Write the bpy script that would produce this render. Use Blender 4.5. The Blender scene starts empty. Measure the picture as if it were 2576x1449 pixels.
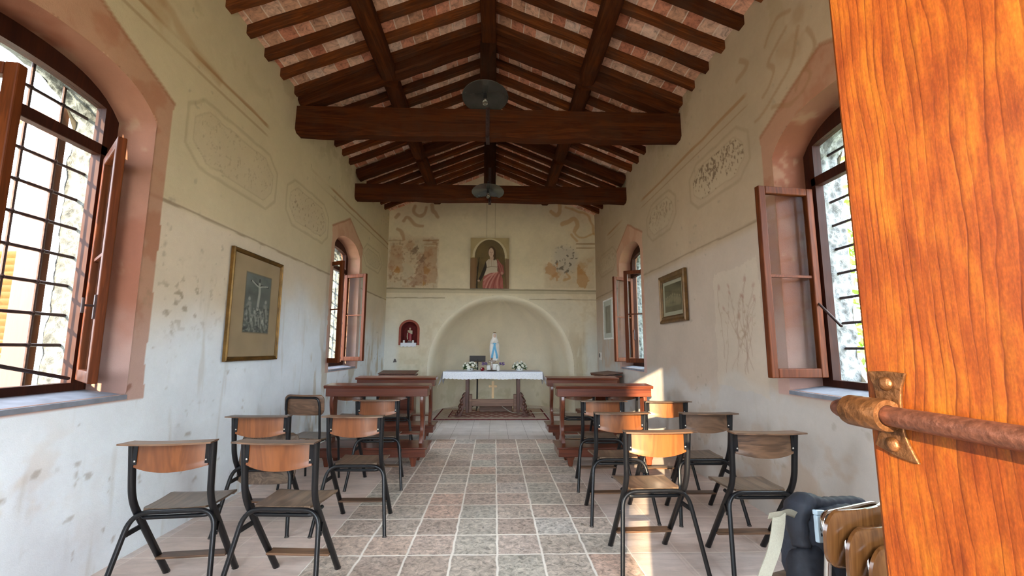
import bpy, math, random
import numpy as np
from mathutils import Vector, Matrix

# ------------------------------------------------------------------ camera, sky, sun, exposure
SC = bpy.context.scene
COL = SC.collection
W_PX, H_PX = 2576.0, 1449.0
F_PX, CX, CY = 1052.95, 1276.16, 746.18
PITCH, YAW, ROLL, CAM_H = 0.1249, 0.0293, 0.0038, 1.2662


def cam_axes():
    cp, sp, cy, sy = math.cos(PITCH), math.sin(PITCH), math.cos(YAW), math.sin(YAW)
    f = Vector((sy * cp, cy * cp, sp))
    r = Vector((cy, -sy, 0))
    u = r.cross(f)
    c, s = math.cos(ROLL), math.sin(ROLL)
    return r * c + u * s, -r * s + u * c, f


_r, _u, _f = cam_axes()
cam_data = bpy.data.cameras.new('camera')
cam = bpy.data.objects.new('camera', cam_data)
COL.objects.link(cam)
cam_data.sensor_fit = 'HORIZONTAL'
cam_data.sensor_width = 36.0
cam_data.lens = 36.0 * F_PX / W_PX
cam_data.shift_x = -(CX - W_PX / 2) / W_PX
cam_data.shift_y = (CY - H_PX / 2) / W_PX
cam_data.clip_start = 0.02
cam_data.clip_end = 300
cam.matrix_world = Matrix(((_r.x, _u.x, -_f.x, 0), (_r.y, _u.y, -_f.y, 0), (_r.z, _u.z, -_f.z, CAM_H), (0, 0, 0, 1)))
SC.camera = cam

world = bpy.data.worlds.new('world')
SC.world = world
world.use_nodes = True
_bg = world.node_tree.nodes['Background']
_bg.inputs['Color'].default_value = (0.78, 0.88, 1.0, 1)
_bg.inputs['Strength'].default_value = 2.6

sun_data = bpy.data.lights.new('sun', 'SUN')
sun_data.energy = 3.2
sun_data.angle = math.radians(0.5)
sun_data.color = (1.0, 0.80, 0.52)
sun = bpy.data.objects.new('sun', sun_data)
COL.objects.link(sun)
SUN_DIR = Vector((0.341, 1.0, -0.243)).normalized()
sun.rotation_euler = SUN_DIR.to_track_quat('-Z', 'Y').to_euler()
sun.location = (-6, -18, 6)

vs = SC.view_settings
SC.display_settings.display_device = 'sRGB'
vs.view_transform = 'Standard'
vs.look = 'None'
vs.exposure = 2.95
vs.gamma = 1.0
vs.use_curve_mapping = False
SC.cycles.use_denoising = True
SC.cycles.max_bounces = 9
SC.cycles.diffuse_bounces = 6
SC.cycles.glossy_bounces = 3
SC.cycles.transmission_bounces = 6
SC.cycles.transparent_max_bounces = 10
SC.cycles.caustics_reflective = False
SC.cycles.caustics_refractive = False
SC.cycles.sample_clamp_indirect = 6.0
SC.cycles.use_adaptive_sampling = True
SC.cycles.adaptive_threshold = 0.03


def portal(name, loc, direction, sx, sy):
    d = bpy.data.lights.new(name, 'AREA')
    d.shape = 'RECTANGLE'
    d.size, d.size_y = sx, sy
    d.cycles.is_portal = True
    o = bpy.data.objects.new(name, d)
    COL.objects.link(o)
    o.location = loc
    o.rotation_euler = Vector(direction).to_track_quat('-Z', 'Z').to_euler()


XL, XR, YB, YF = -2.25, 2.12, 8.65, -0.42
WALL_T = 0.52
WIN = [('window_1', -1, 1.60, 2.68), ('window_2', -1, 5.80, 6.90), ('window_3', 1, 1.93, 3.00), ('window_4', 1, 5.95, 7.00)]
for n_, s_, a_, b_ in WIN:
    xw = XL if s_ < 0 else XR
    portal('portal', (xw + s_ * (WALL_T + 0.02), (a_ + b_) / 2, 1.96), (-s_, 0, 0), b_ - a_, 2.0)
portal('portal', (0.0, YF - 0.35, 1.22), (0, 1, 0), 1.1, 2.5)
ADDED_FRONT_WIN = [('fill_window_5', -1.90, -0.75), ('fill_window_6', 0.75, 1.85)]  # added openings behind the camera that let in fill light
for n_, a_, b_ in ADDED_FRONT_WIN:
    portal('portal', ((a_ + b_) / 2, YF - 0.35, 2.1), (0, 1, 0), b_ - a_, 2.2)

# ------------------------------------------------------------------ helpers
rnd = random.Random(7)


def lin(*c):
    return tuple(((v / 255) / 12.92 if v / 255 <= 0.04045 else ((v / 255 + 0.055) / 1.055) ** 2.4) for v in c)


class MB:
    """collects faces of ONE mesh"""

    def __init__(s):
        s.v, s.f, s.m = [], [], []
        s.mi = 0

    def add(s, vs_, fs):
        o = len(s.v)
        s.v += [tuple(p) for p in vs_]
        for f in fs:
            s.f.append(tuple(i + o for i in f))
            s.m.append(s.mi)

    def box(s, x0, x1, y0, y1, z0, z1):
        s.add([(x0, y0, z0), (x1, y0, z0), (x1, y1, z0), (x0, y1, z0), (x0, y0, z1), (x1, y0, z1), (x1, y1, z1), (x0, y1, z1)],
              [(0, 3, 2, 1), (4, 5, 6, 7), (0, 1, 5, 4), (1, 2, 6, 5), (2, 3, 7, 6), (3, 0, 4, 7)])

    def hexa(s, a, b):
        """two quads a, b (4 points each) joined"""
        s.add(list(a) + list(b), [(0, 3, 2, 1), (4, 5, 6, 7), (0, 1, 5, 4), (1, 2, 6, 5), (2, 3, 7, 6), (3, 0, 4, 7)])

    def bar(s, p, q, w, h, up=(0, 0, 1)):
        """rectangular bar p->q, w across, h along up"""
        p, q, up = Vector(p), Vector(q), Vector(up)
        t = (q - p).normalized()
        side = t.cross(up).normalized()
        u = side.cross(t).normalized()
        c = [(-w / 2, -h / 2), (w / 2, -h / 2), (w / 2, h / 2), (-w / 2, h / 2)]
        s.hexa([p + side * a + u * b for a, b in c], [q + side * a + u * b for a, b in c])

    def prism(s, poly, lo, hi, axis=0):
        """polygon extruded along an axis; poly coordinates are the two other axes in order"""
        def mk(a, b, t):
            return (t, a, b) if axis == 0 else ((a, t, b) if axis == 1 else (a, b, t))
        n = len(poly)
        vs_ = [mk(a, b, lo) for a, b in poly] + [mk(a, b, hi) for a, b in poly]
        fs = [tuple(range(n))[::-1], tuple(range(n, 2 * n))] + [(i, (i + 1) % n, n + (i + 1) % n, n + i) for i in range(n)]
        s.add(vs_, fs)

    def tube(s, path, rx, ry=None, n=10, ref=(1, 0, 0), cap=True, closed=False, taper=None):
        ry = rx if ry is None else ry
        P = [Vector(p) for p in path]
        m = len(P)
        rings = []
        ref0 = Vector(ref)
        side_prev = None
        for i, p in enumerate(P):
            if closed:
                t = P[(i + 1) % m] - P[i - 1]
            else:
                t = P[min(i + 1, m - 1)] - P[max(i - 1, 0)]
            t.normalize()
            base = side_prev if side_prev is not None else ref0
            side = base - t * base.dot(t)
            if side.length < 1e-4:
                side = Vector((0, 1, 0)) - t * t.y
                if side.length < 1e-4:
                    side = Vector((0, 0, 1)) - t * t.z
            side.normalize()
            side_prev = side
            up = t.cross(side)
            k = taper[i] if taper else 1.0
            rings.append([p + side * (rx * k * math.cos(2 * math.pi * j / n)) + up * (ry * k * math.sin(2 * math.pi * j / n)) for j in range(n)])
        vs_ = [q for r in rings for q in r]
        fs = []
        cnt = m if closed else m - 1
        for i in range(cnt):
            a, b = i * n, ((i + 1) % m) * n
            for j in range(n):
                fs.append((a + j, a + (j + 1) % n, b + (j + 1) % n, b + j))
        if cap and not closed:
            fs.append(tuple(range(n))[::-1])
            fs.append(tuple(range((m - 1) * n, m * n)))
        s.add(vs_, fs)

    def lathe(s, prof, n=24, c=(0, 0, 0), sy=1.0, cap=True, fn=None):
        """profile (r, z) turned about z"""
        vs_, fs = [], []
        for r, z in prof:
            for j in range(n):
                a = 2 * math.pi * j / n
                k = fn(a, z) if fn else 1.0
                vs_.append((c[0] + r * k * math.cos(a), c[1] + r * k * sy * math.sin(a), c[2] + z))
        for i in range(len(prof) - 1):
            for j in range(n):
                fs.append((i * n + j, i * n + (j + 1) % n, (i + 1) * n + (j + 1) % n, (i + 1) * n + j))
        if cap:
            fs.append(tuple(range(n))[::-1])
            fs.append(tuple(range((len(prof) - 1) * n, len(prof) * n)))
        s.add(vs_, fs)

    def ball(s, c, rx, ry=None, rz=None, n=14, m=9, fn=None):
        ry = rx if ry is None else ry
        rz = rx if rz is None else rz
        prof = []
        vs_, fs = [], []
        for i in range(m + 1):
            th = math.pi * i / m
            for j in range(n):
                a = 2 * math.pi * j / n
                d = Vector((math.sin(th) * math.cos(a), math.sin(th) * math.sin(a), math.cos(th)))
                k = fn(d) if fn else 1.0
                vs_.append((c[0] + rx * d.x * k, c[1] + ry * d.y * k, c[2] + rz * d.z * k))
        for i in range(m):
            for j in range(n):
                fs.append((i * n + j, (i + 1) * n + j, (i + 1) * n + (j + 1) % n, i * n + (j + 1) % n))
        s.add(vs_, fs)

    def sheet(s, rows, thick, normal_axis=None):
        """closed slab from a grid of points and a thickness vector function"""
        nr, nc = len(rows), len(rows[0])
        t = Vector(thick) if not callable(thick) else None
        top = [Vector(p) for r in rows for p in r]
        bot = [p + (t if t is not None else thick(p)) for p in top]
        o = nr * nc
        fs = []
        for i in range(nr - 1):
            for j in range(nc - 1):
                a, b, c, d = i * nc + j, i * nc + j + 1, (i + 1) * nc + j + 1, (i + 1) * nc + j
                fs.append((a, b, c, d))
                fs.append((o + a, o + d, o + c, o + b))
        for j in range(nc - 1):
            fs.append((j, o + j, o + j + 1, j + 1))
            a = (nr - 1) * nc + j
            fs.append((a, a + 1, o + a + 1, o + a))
        for i in range(nr - 1):
            a = i * nc
            fs.append((a, a + nc, o + a + nc, o + a))
            a = i * nc + nc - 1
            fs.append((a, o + a, o + a + nc, a + nc))
        s.add(top + bot, fs)

    def build(s, name, mat, parent=None, smooth=False, bevel=0.0, loc=None, rot=None, angle=40):
        me = bpy.data.meshes.new(name)
        me.from_pydata(s.v, [], s.f)
        mats = mat if isinstance(mat, (list, tuple)) else [mat]
        for m_ in mats:
            me.materials.append(m_)
        if len(mats) > 1:
            me.polygons.foreach_set('material_index', s.m)
        import bmesh
        bm = bmesh.new()
        bm.from_mesh(me)
        bmesh.ops.recalc_face_normals(bm, faces=bm.faces)
        if smooth:
            ca = math.radians(angle)
            for f in bm.faces:
                f.smooth = True
            for e in bm.edges:
                if len(e.link_faces) == 2 and e.calc_face_angle(0) > ca:
                    e.smooth = False
        bm.to_mesh(me)
        bm.free()
        o = bpy.data.objects.new(name, me)
        COL.objects.link(o)
        if parent is not None:
            o.parent = parent
        if loc is not None:
            o.location = loc
        if rot is not None:
            o.rotation_euler = rot
        if bevel > 0:
            b = o.modifiers.new('bevel', 'BEVEL')
            b.width = bevel
            b.segments = 2
            b.limit_method = 'ANGLE'
            b.angle_limit = math.radians(40)
            b.harden_normals = False
        return o


def tag(o, label, cat, group=None):
    o['label'] = label
    o['category'] = cat
    if group:
        o['group'] = group
    return o


def thing(name, label, cat, loc=(0, 0, 0), rz=0.0, group=None):
    o = bpy.data.objects.new(name, None)
    o.empty_display_size = 0.1
    COL.objects.link(o)
    o.location = loc
    o.rotation_euler = (0, 0, rz)
    return tag(o, label, cat, group)


def struct(o):
    o['kind'] = 'structure'
    return o


def dup(root, loc, rz=None, label=None, group=None, skip=()):
    r = root.copy()
    COL.objects.link(r)
    r.location = loc
    if rz is not None:
        r.rotation_euler = (0, 0, rz)
    if label:
        r['label'] = label
    if group:
        r['group'] = group
    for ch in list(root.children):
        if ch.name.split('.')[0] in skip:
            continue
        c = ch.copy()
        COL.objects.link(c)
        c.parent = r
        for g in list(ch.children):
            d = g.copy()
            COL.objects.link(d)
            d.parent = c
    return r


def cat_rom(pts, n=6):
    P = [Vector(p) for p in pts]
    out = []
    for i in range(len(P) - 1):
        p0, p1, p2, p3 = P[max(i - 1, 0)], P[i], P[i + 1], P[min(i + 2, len(P) - 1)]
        for k in range(n):
            t = k / n
            out.append(0.5 * ((2 * p1) + (p2 - p0) * t + (2 * p0 - 5 * p1 + 4 * p2 - p3) * t * t + (3 * p1 - p0 - 3 * p2 + p3) * t ** 3))
    out.append(P[-1])
    return out


def fillet(pts, r, n=6):
    """polyline with rounded corners"""
    P = [Vector(p) for p in pts]
    out = [P[0]]
    for i in range(1, len(P) - 1):
        a, b, c = P[i - 1], P[i], P[i + 1]
        d1, d2 = (a - b), (c - b)
        k = min(r, d1.length * 0.48, d2.length * 0.48)
        p1, p2 = b + d1.normalized() * k, b + d2.normalized() * k
        for j in range(n + 1):
            t = j / n
            out.append((1 - t) ** 2 * p1 + 2 * t * (1 - t) * b + t * t * p2)
    out.append(P[-1])
    return out


# ------------------------------------------------------------------ node materials
class NT:
    def __init__(s, name):
        s.mat = bpy.data.materials.new(name)
        s.mat.use_nodes = True
        s.t = s.mat.node_tree
        s.t.nodes.clear()
        s.out = s.t.nodes.new('ShaderNodeOutputMaterial')

    def n(s, typ, **kw):
        nd = s.t.nodes.new(typ)
        for k, v in kw.items():
            setattr(nd, k, v)
        return nd

    def link(s, a, b):
        s.t.links.new(a, b)

    def put(s, sock, v):
        if hasattr(v, 'links') or isinstance(v, bpy.types.NodeSocket):
            s.link(v, sock)
        elif isinstance(v, (tuple, list)) and len(v) == 3 and sock.type == 'RGBA':
            sock.default_value = (*v, 1)
        else:
            sock.default_value = v

    def math(s, op, a, b=None, c=None):
        nd = s.n('ShaderNodeMath', operation=op)
        s.put(nd.inputs[0], a)
        if b is not None:
            s.put(nd.inputs[1], b)
        if c is not None:
            s.put(nd.inputs[2], c)
        return nd.outputs[0]

    def vmath(s, op, a, b):
        nd = s.n('ShaderNodeVectorMath', operation=op)
        s.put(nd.inputs[0], a)
        s.put(nd.inputs[1], b)
        return nd.outputs[0]

    def coords(s, kind='Object', scale=(1, 1, 1), rot=(0, 0, 0), loc=(0, 0, 0)):
        tc = s.n('ShaderNodeTexCoord')
        mp = s.n('ShaderNodeMapping')
        s.link(tc.outputs[kind], mp.inputs['Vector'])
        mp.inputs['Scale'].default_value = scale
        mp.inputs['Rotation'].default_value = rot
        mp.inputs['Location'].default_value = loc
        return mp.outputs['Vector']

    def noise(s, vec, scale=5, detail=3, rough=0.55, dist=0.0, out='Fac'):
        nd = s.n('ShaderNodeTexNoise')
        s.put(nd.inputs['Vector'], vec)
        nd.inputs['Scale'].default_value = scale
        nd.inputs['Detail'].default_value = detail
        nd.inputs['Roughness'].default_value = rough
        nd.inputs['Distortion'].default_value = dist
        return nd.outputs[out]

    def ramp(s, fac, stops, interp='LINEAR'):
        nd = s.n('ShaderNodeValToRGB')
        nd.color_ramp.interpolation = interp
        els = nd.color_ramp.elements
        while len(els) > 1:
            els.remove(els[-1])
        els[0].position = stops[0][0]
        els[0].color = (*stops[0][1], 1) if not isinstance(stops[0][1], (int, float)) else (stops[0][1],) * 3 + (1,)
        for p, c in stops[1:]:
            e = els.new(p)
            e.color = (*c, 1) if not isinstance(c, (int, float)) else (c, c, c, 1)
        s.put(nd.inputs['Fac'], fac)
        return nd.outputs['Color']

    def mix(s, fac, a, b, mode='MIX'):
        nd = s.n('ShaderNodeMix', data_type='RGBA', blend_type=mode)
        s.put(nd.inputs[0], fac)
        s.put(nd.inputs[6], a)
        s.put(nd.inputs[7], b)
        return nd.outputs[2]

    def bump(s, h, strength=0.3, dist=0.01):
        nd = s.n('ShaderNodeBump')
        nd.inputs['Strength'].default_value = strength
        nd.inputs['Distance'].default_value = dist
        s.put(nd.inputs['Height'], h)
        return nd.outputs['Normal']

    def done(s, color, rough=0.6, metal=0.0, normal=None, spec=0.5, coat=0.0, **kw):
        b = s.n('ShaderNodeBsdfPrincipled')
        s.put(b.inputs['Base Color'], color)
        s.put(b.inputs['Roughness'], rough)
        s.put(b.inputs['Metallic'], metal)
        b.inputs['Specular IOR Level'].default_value = spec
        b.inputs['Coat Weight'].default_value = coat
        b.inputs['Coat Roughness'].default_value = 0.15
        if normal is not None:
            s.link(normal, b.inputs['Normal'])
        for k, v in kw.items():
            s.put(b.inputs[k], v)
        s.link(b.outputs[0], s.out.inputs['Surface'])
        return s.mat


def rand_socket(m):
    return m.n('ShaderNodeObjectInfo').outputs['Random']


def m_plain(name, c, rough=0.5, metal=0.0, spec=0.5, var=0.12, scale=30, bump=0.0, coat=0.0):
    m = NT(name)
    v = m.coords()
    nz = m.noise(v, scale, 3)
    dark = tuple(x * (1 - var) for x in c)
    lite = tuple(min(1, x * (1 + var)) for x in c)
    col = m.ramp(nz, [(0.3, dark), (0.7, lite)])
    nrm = m.bump(nz, bump, 0.005) if bump else None
    return m.done(col, rough, metal, nrm, spec, coat)


def m_wood(name, c_dark, c_light, axis=0, scale=9.0, stretch=0.08, rough=0.45, bump=0.25, coat=0.0, vary=0.25, rings=0.5, dirt=0.0, spec=0.5):
    """grain runs along the given axis"""
    m = NT(name)
    sc = [1, 1, 1]
    sc[axis] = stretch
    r = rand_socket(m)
    v = m.coords(scale=tuple(sc))
    off = m.n('ShaderNodeCombineXYZ')
    k = m.math('MULTIPLY', r, 37.0)
    for i in range(3):
        m.link(k, off.inputs[i])
    v = m.vmath('ADD', v, off.outputs[0])
    n1 = m.noise(v, scale, 4, 0.6, 1.2)
    fine = m.noise(v, scale * 9, 2, 0.6)
    wv = m.math('SINE', m.math('MULTIPLY', n1, 34.0))
    wv = m.math('MULTIPLY_ADD', wv, 0.5 * rings, 0.5)
    f = m.math('ADD', m.math('MULTIPLY', n1, 0.45), m.math('ADD', m.math('MULTIPLY', wv, 0.30), m.math('MULTIPLY', fine, 0.25)))
    col = m.ramp(f, [(0.25, c_dark), (0.52, tuple((a + b) / 2 for a, b in zip(c_dark, c_light))), (0.75, c_light)])
    br = m.math('MULTIPLY_ADD', r, vary * 2, 1 - vary)
    mul = m.n('ShaderNodeVectorMath', operation='SCALE')
    m.link(col, mul.inputs[0])
    m.link(br, mul.inputs['Scale'])
    col = mul.outputs[0]
    if dirt:
        d = m.noise(m.coords(), 4, 5, 0.65)
        col = m.mix(m.math('MULTIPLY', m.ramp(d, [(0.45, 0), (0.65, 1)]), dirt), col, lin(62, 50, 42))
    nrm = m.bump(f, bump, 0.004)
    return m.done(col, rough, 0, nrm, spec, coat)


def m_glass(name):
    m = NT(name)
    tr = m.n('ShaderNodeBsdfTransparent')
    tr.inputs[0].default_value = (0.93, 0.95, 0.95, 1)
    gl = m.n('ShaderNodeBsdfGlossy')
    gl.inputs['Roughness'].default_value = 0.02
    nz = m.noise(m.coords(), 3, 2)
    m.link(m.bump(nz, 0.02, 0.01), gl.inputs['Normal'])
    lw = m.n('ShaderNodeLayerWeight')
    lw.inputs[0].default_value = 0.5
    fr = m.math('MULTIPLY_ADD', m.math('POWER', lw.outputs['Facing'], 5.0), 0.3, 0.0012)
    mx = m.n('ShaderNodeMixShader')
    m.link(fr, mx.inputs[0])
    m.link(tr.outputs[0], mx.inputs[1])
    m.link(gl.outputs[0], mx.inputs[2])
    m.link(mx.outputs[0], m.out.inputs['Surface'])
    return m.mat


def m_painted(name, bump=0.35, rough=0.9, grain=0.10, gscale=22, spec=0.2, fine=160):
    """colour comes from the mesh's own painted pattern (attribute), grain from noise"""
    m = NT(name)
    at = m.n('ShaderNodeAttribute')
    at.attribute_name = 'paint'
    v = m.coords()
    n1 = m.noise(v, gscale, 5, 0.65)
    n2 = m.noise(v, fine, 2, 0.6)
    k = m.math('ADD', m.math('MULTIPLY', n1, 0.6), m.math('MULTIPLY', n2, 0.4))
    g = m.math('MULTIPLY_ADD', k, grain * 2, 1 - grain)
    mul = m.n('ShaderNodeVectorMath', operation='SCALE')
    m.link(at.outputs['Color'], mul.inputs[0])
    m.link(g, mul.inputs['Scale'])
    return m.done(mul.outputs[0], rough, 0, m.bump(k, bump, 0.006), spec)


M = {}
M['plaster'] = m_painted('painted_plaster')
M['print'] = m_painted('printed_paper', bump=0.03, rough=0.6, grain=0.05)
M['glass'] = m_glass('window_glass')
M['beam'] = m_wood('old_beam_wood', lin(34, 13, 5), lin(92, 46, 20), axis=0, scale=7, stretch=0.07, rough=0.8, bump=0.6, vary=0.12, dirt=0.25, spec=0.08)
M['beam_y'] = m_wood('old_purlin_wood', lin(34, 13, 5), lin(94, 48, 20), axis=1, scale=8, stretch=0.07, rough=0.8, bump=0.6, vary=0.12, dirt=0.2, spec=0.08)
M['beam_z'] = m_wood('old_post_wood', lin(22, 9, 4), lin(60, 30, 14), axis=2, scale=8, stretch=0.07, rough=0.8, bump=0.6, vary=0.1, dirt=0.25, spec=0.08)
M['rafter'] = m_wood('rough_rafter_wood', lin(44, 18, 7), lin(122, 66, 32), axis=0, scale=9, stretch=0.08, rough=0.85, bump=0.9, vary=0.4, dirt=0.4, spec=0.08)
M['win_wood'] = m_wood('varnished_window_wood', lin(60, 25, 8), lin(110, 54, 22), axis=2, scale=10, stretch=0.06, rough=0.5, bump=0.1, vary=0.05, coat=0.0, spec=0.12)
M['win_wood_h'] = m_wood('varnished_window_rail', lin(60, 25, 8), lin(110, 54, 22), axis=1, scale=10, stretch=0.06, rough=0.5, bump=0.1, vary=0.05, coat=0.0, spec=0.12)
M['frame_wood'] = m_wood('dark_window_frame_wood', lin(36, 16, 11), lin(70, 34, 20), axis=2, scale=9, stretch=0.08, rough=0.55, bump=0.1, vary=0.05, spec=0.15)
M['iron'] = m_plain('forged_iron', lin(62, 46, 44), 0.55, 0.6, var=0.3, scale=40, bump=0.3)
M['ply'] = m_wood('orange_plywood', lin(96, 50, 20), lin(134, 78, 38), axis=2, scale=6, stretch=0.14, rough=0.38, bump=0.04, vary=0.14, rings=0.7, coat=0.15)
M['ply_x'] = m_wood('worn_plywood', lin(66, 46, 32), lin(122, 90, 66), axis=0, scale=7, stretch=0.12, rough=0.36, bump=0.08, vary=0.18, rings=0.9, coat=0.15)
M['seat'] = m_wood('dark_seat_plywood', lin(66, 50, 38), lin(116, 94, 74), axis=1, scale=7, stretch=0.12, rough=0.34, bump=0.08, vary=0.2, rings=1.0, dirt=0.25, coat=0.2)
M['steel'] = m_plain('black_painted_steel', lin(14, 14, 17), 0.36, 0.0, 0.4, var=0.2, scale=25, bump=0.02)
M['rubber'] = m_plain('worn_foot_cap', lin(70, 64, 60), 0.7)
M['screw'] = m_plain('bright_screw_steel', lin(200, 195, 185), 0.3, 0.9)
M['bench'] = m_wood('red_brown_bench_wood', lin(66, 26, 15), lin(120, 62, 40), axis=0, scale=7, stretch=0.06, rough=0.3, bump=0.06, vary=0.06, coat=0.3)
M['bench_z'] = m_wood('red_brown_leg_wood', lin(70, 28, 15), lin(124, 64, 38), axis=2, scale=7, stretch=0.08, rough=0.28, bump=0.05, vary=0.06, coat=0.35)
M['walnut'] = m_wood('carved_walnut', lin(52, 26, 18), lin(112, 66, 46), axis=2, scale=9, stretch=0.1, rough=0.42, bump=0.4, vary=0.05)
M['walnut_x'] = m_wood('walnut_rail', lin(88, 60, 46), lin(150, 114, 92), axis=0, scale=8, stretch=0.07, rough=0.5, bump=0.1, vary=0.05)
M['palewood'] = m_wood('pale_cross_wood', lin(206, 170, 120), lin(236, 206, 160), axis=2, scale=8, stretch=0.08, rough=0.5, bump=0.05, vary=0.03)
M['gold'] = m_plain('gilt_wood', lin(112, 82, 38), 0.34, 0.55, var=0.35, scale=14, bump=0.1)
M['darkgold'] = m_plain('dark_gilt_wood', lin(104, 74, 36), 0.38, 0.4, var=0.3, scale=18, bump=0.1)
M['white'] = m_plain('white_ceramic', lin(236, 236, 232), 0.25, var=0.04)
M['statue'] = m_plain('white_statue_paint', lin(228, 222, 214), 0.4, var=0.05, scale=40)
M['blue'] = m_plain('blue_statue_paint', lin(92, 166, 204), 0.4, var=0.12, scale=30)
M['flesh'] = m_plain('statue_flesh_paint', lin(214, 182, 160), 0.5, var=0.05)
M['redpaint'] = m_plain('red_statue_paint', lin(142, 34, 44), 0.45, var=0.15)
M['beigepaint'] = m_plain('beige_statue_paint', lin(182, 164, 140), 0.5, var=0.12)
M['greybase'] = m_plain('grey_statue_base', lin(96, 92, 92), 0.6)
M['redglass'] = m_plain('red_votive_glass', lin(120, 8, 20), 0.12, var=0.2, coat=0.5)
M['leaf'] = m_plain('dark_green_leaf', lin(52, 84, 44), 0.5, var=0.4, scale=18)
M['petal'] = m_plain('white_petal', lin(240, 240, 228), 0.6, var=0.05)
M['purple'] = m_plain('purple_petal', lin(112, 84, 150), 0.6, var=0.25)
M['black'] = m_plain('matt_black', lin(22, 20, 20), 0.5)
M['darkboard'] = m_plain('dark_brown_board', lin(46, 36, 30), 0.5, var=0.15)
M['enamel'] = m_plain('grey_enamel', lin(88, 88, 84), 0.26, 0.6, var=0.2, scale=9, coat=0.3)
M['navy'] = m_plain('dark_blue_nylon', lin(44, 50, 62), 0.75, var=0.2, scale=60, bump=0.25)
M['navy2'] = m_plain('darker_blue_nylon', lin(34, 38, 48), 0.7, var=0.2, scale=60, bump=0.25)
M['webbing'] = m_plain('cream_webbing', lin(166, 160, 142), 0.8, var=0.07, scale=220, bump=0.3)
M['paleblue'] = m_plain('pale_blue_plastic', lin(176, 198, 212), 0.25, var=0.05)
M['chrome'] = m_plain('chrome', lin(210, 210, 212), 0.12, 1.0, var=0.03)
M['darkply'] = m_wood('glossy_brown_plywood', lin(78, 46, 20), lin(140, 92, 50), axis=2, scale=9, stretch=0.06, rough=0.22, bump=0.04, vary=0.1, rings=0.6, coat=0.5)
M['bronze'] = m_plain('rusty_bronze_iron', lin(112, 74, 44), 0.46, 0.7, var=0.35, scale=90, bump=0.5)
M['rod'] = m_plain('rusty_iron_rod', lin(112, 70, 54), 0.5, 0.6, var=0.35, scale=150, bump=0.22)
M['cable'] = m_plain('white_cable', lin(214, 208, 192), 0.5)
M['stone_sill'] = m_plain('pale_stone_sill', lin(128, 132, 142), 0.75, var=0.22, scale=9, bump=0.4)
M['linen'] = m_plain('white_linen', lin(232, 234, 240), 0.8, var=0.03, scale=200, bump=0.1)
M['plastic_white'] = m_plain('white_plastic', lin(228, 226, 220), 0.4)
M['outer'] = m_plain('outer_render', lin(206, 190, 166), 0.9, var=0.1, scale=6)
M['shutter_shaded'] = m_wood('shaded_shutter_stile', lin(62, 36, 22), lin(104, 64, 40), axis=2, scale=9, stretch=0.06, rough=0.6, bump=0.2, vary=0.05)  # shutter wood in a shaded tone, for the stile the sun misses
M['shutter'] = m_wood('outdoor_shutter_wood', lin(110, 54, 18), lin(160, 92, 40), axis=2, scale=9, stretch=0.06, rough=0.5, bump=0.2, vary=0.1)


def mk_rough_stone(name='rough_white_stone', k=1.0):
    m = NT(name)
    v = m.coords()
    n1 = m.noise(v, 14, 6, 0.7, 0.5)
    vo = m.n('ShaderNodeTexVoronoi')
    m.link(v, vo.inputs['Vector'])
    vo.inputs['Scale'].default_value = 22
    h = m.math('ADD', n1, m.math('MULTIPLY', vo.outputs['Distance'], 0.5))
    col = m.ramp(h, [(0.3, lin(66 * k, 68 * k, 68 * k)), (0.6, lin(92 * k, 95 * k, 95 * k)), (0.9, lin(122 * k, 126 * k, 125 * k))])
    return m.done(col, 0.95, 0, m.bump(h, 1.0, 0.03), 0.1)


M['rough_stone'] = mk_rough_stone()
M['shade_side_stone'] = mk_rough_stone('rough_stone_shade_side', 1.28)  # same stone, colour lightened because the right side gets no sun


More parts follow.
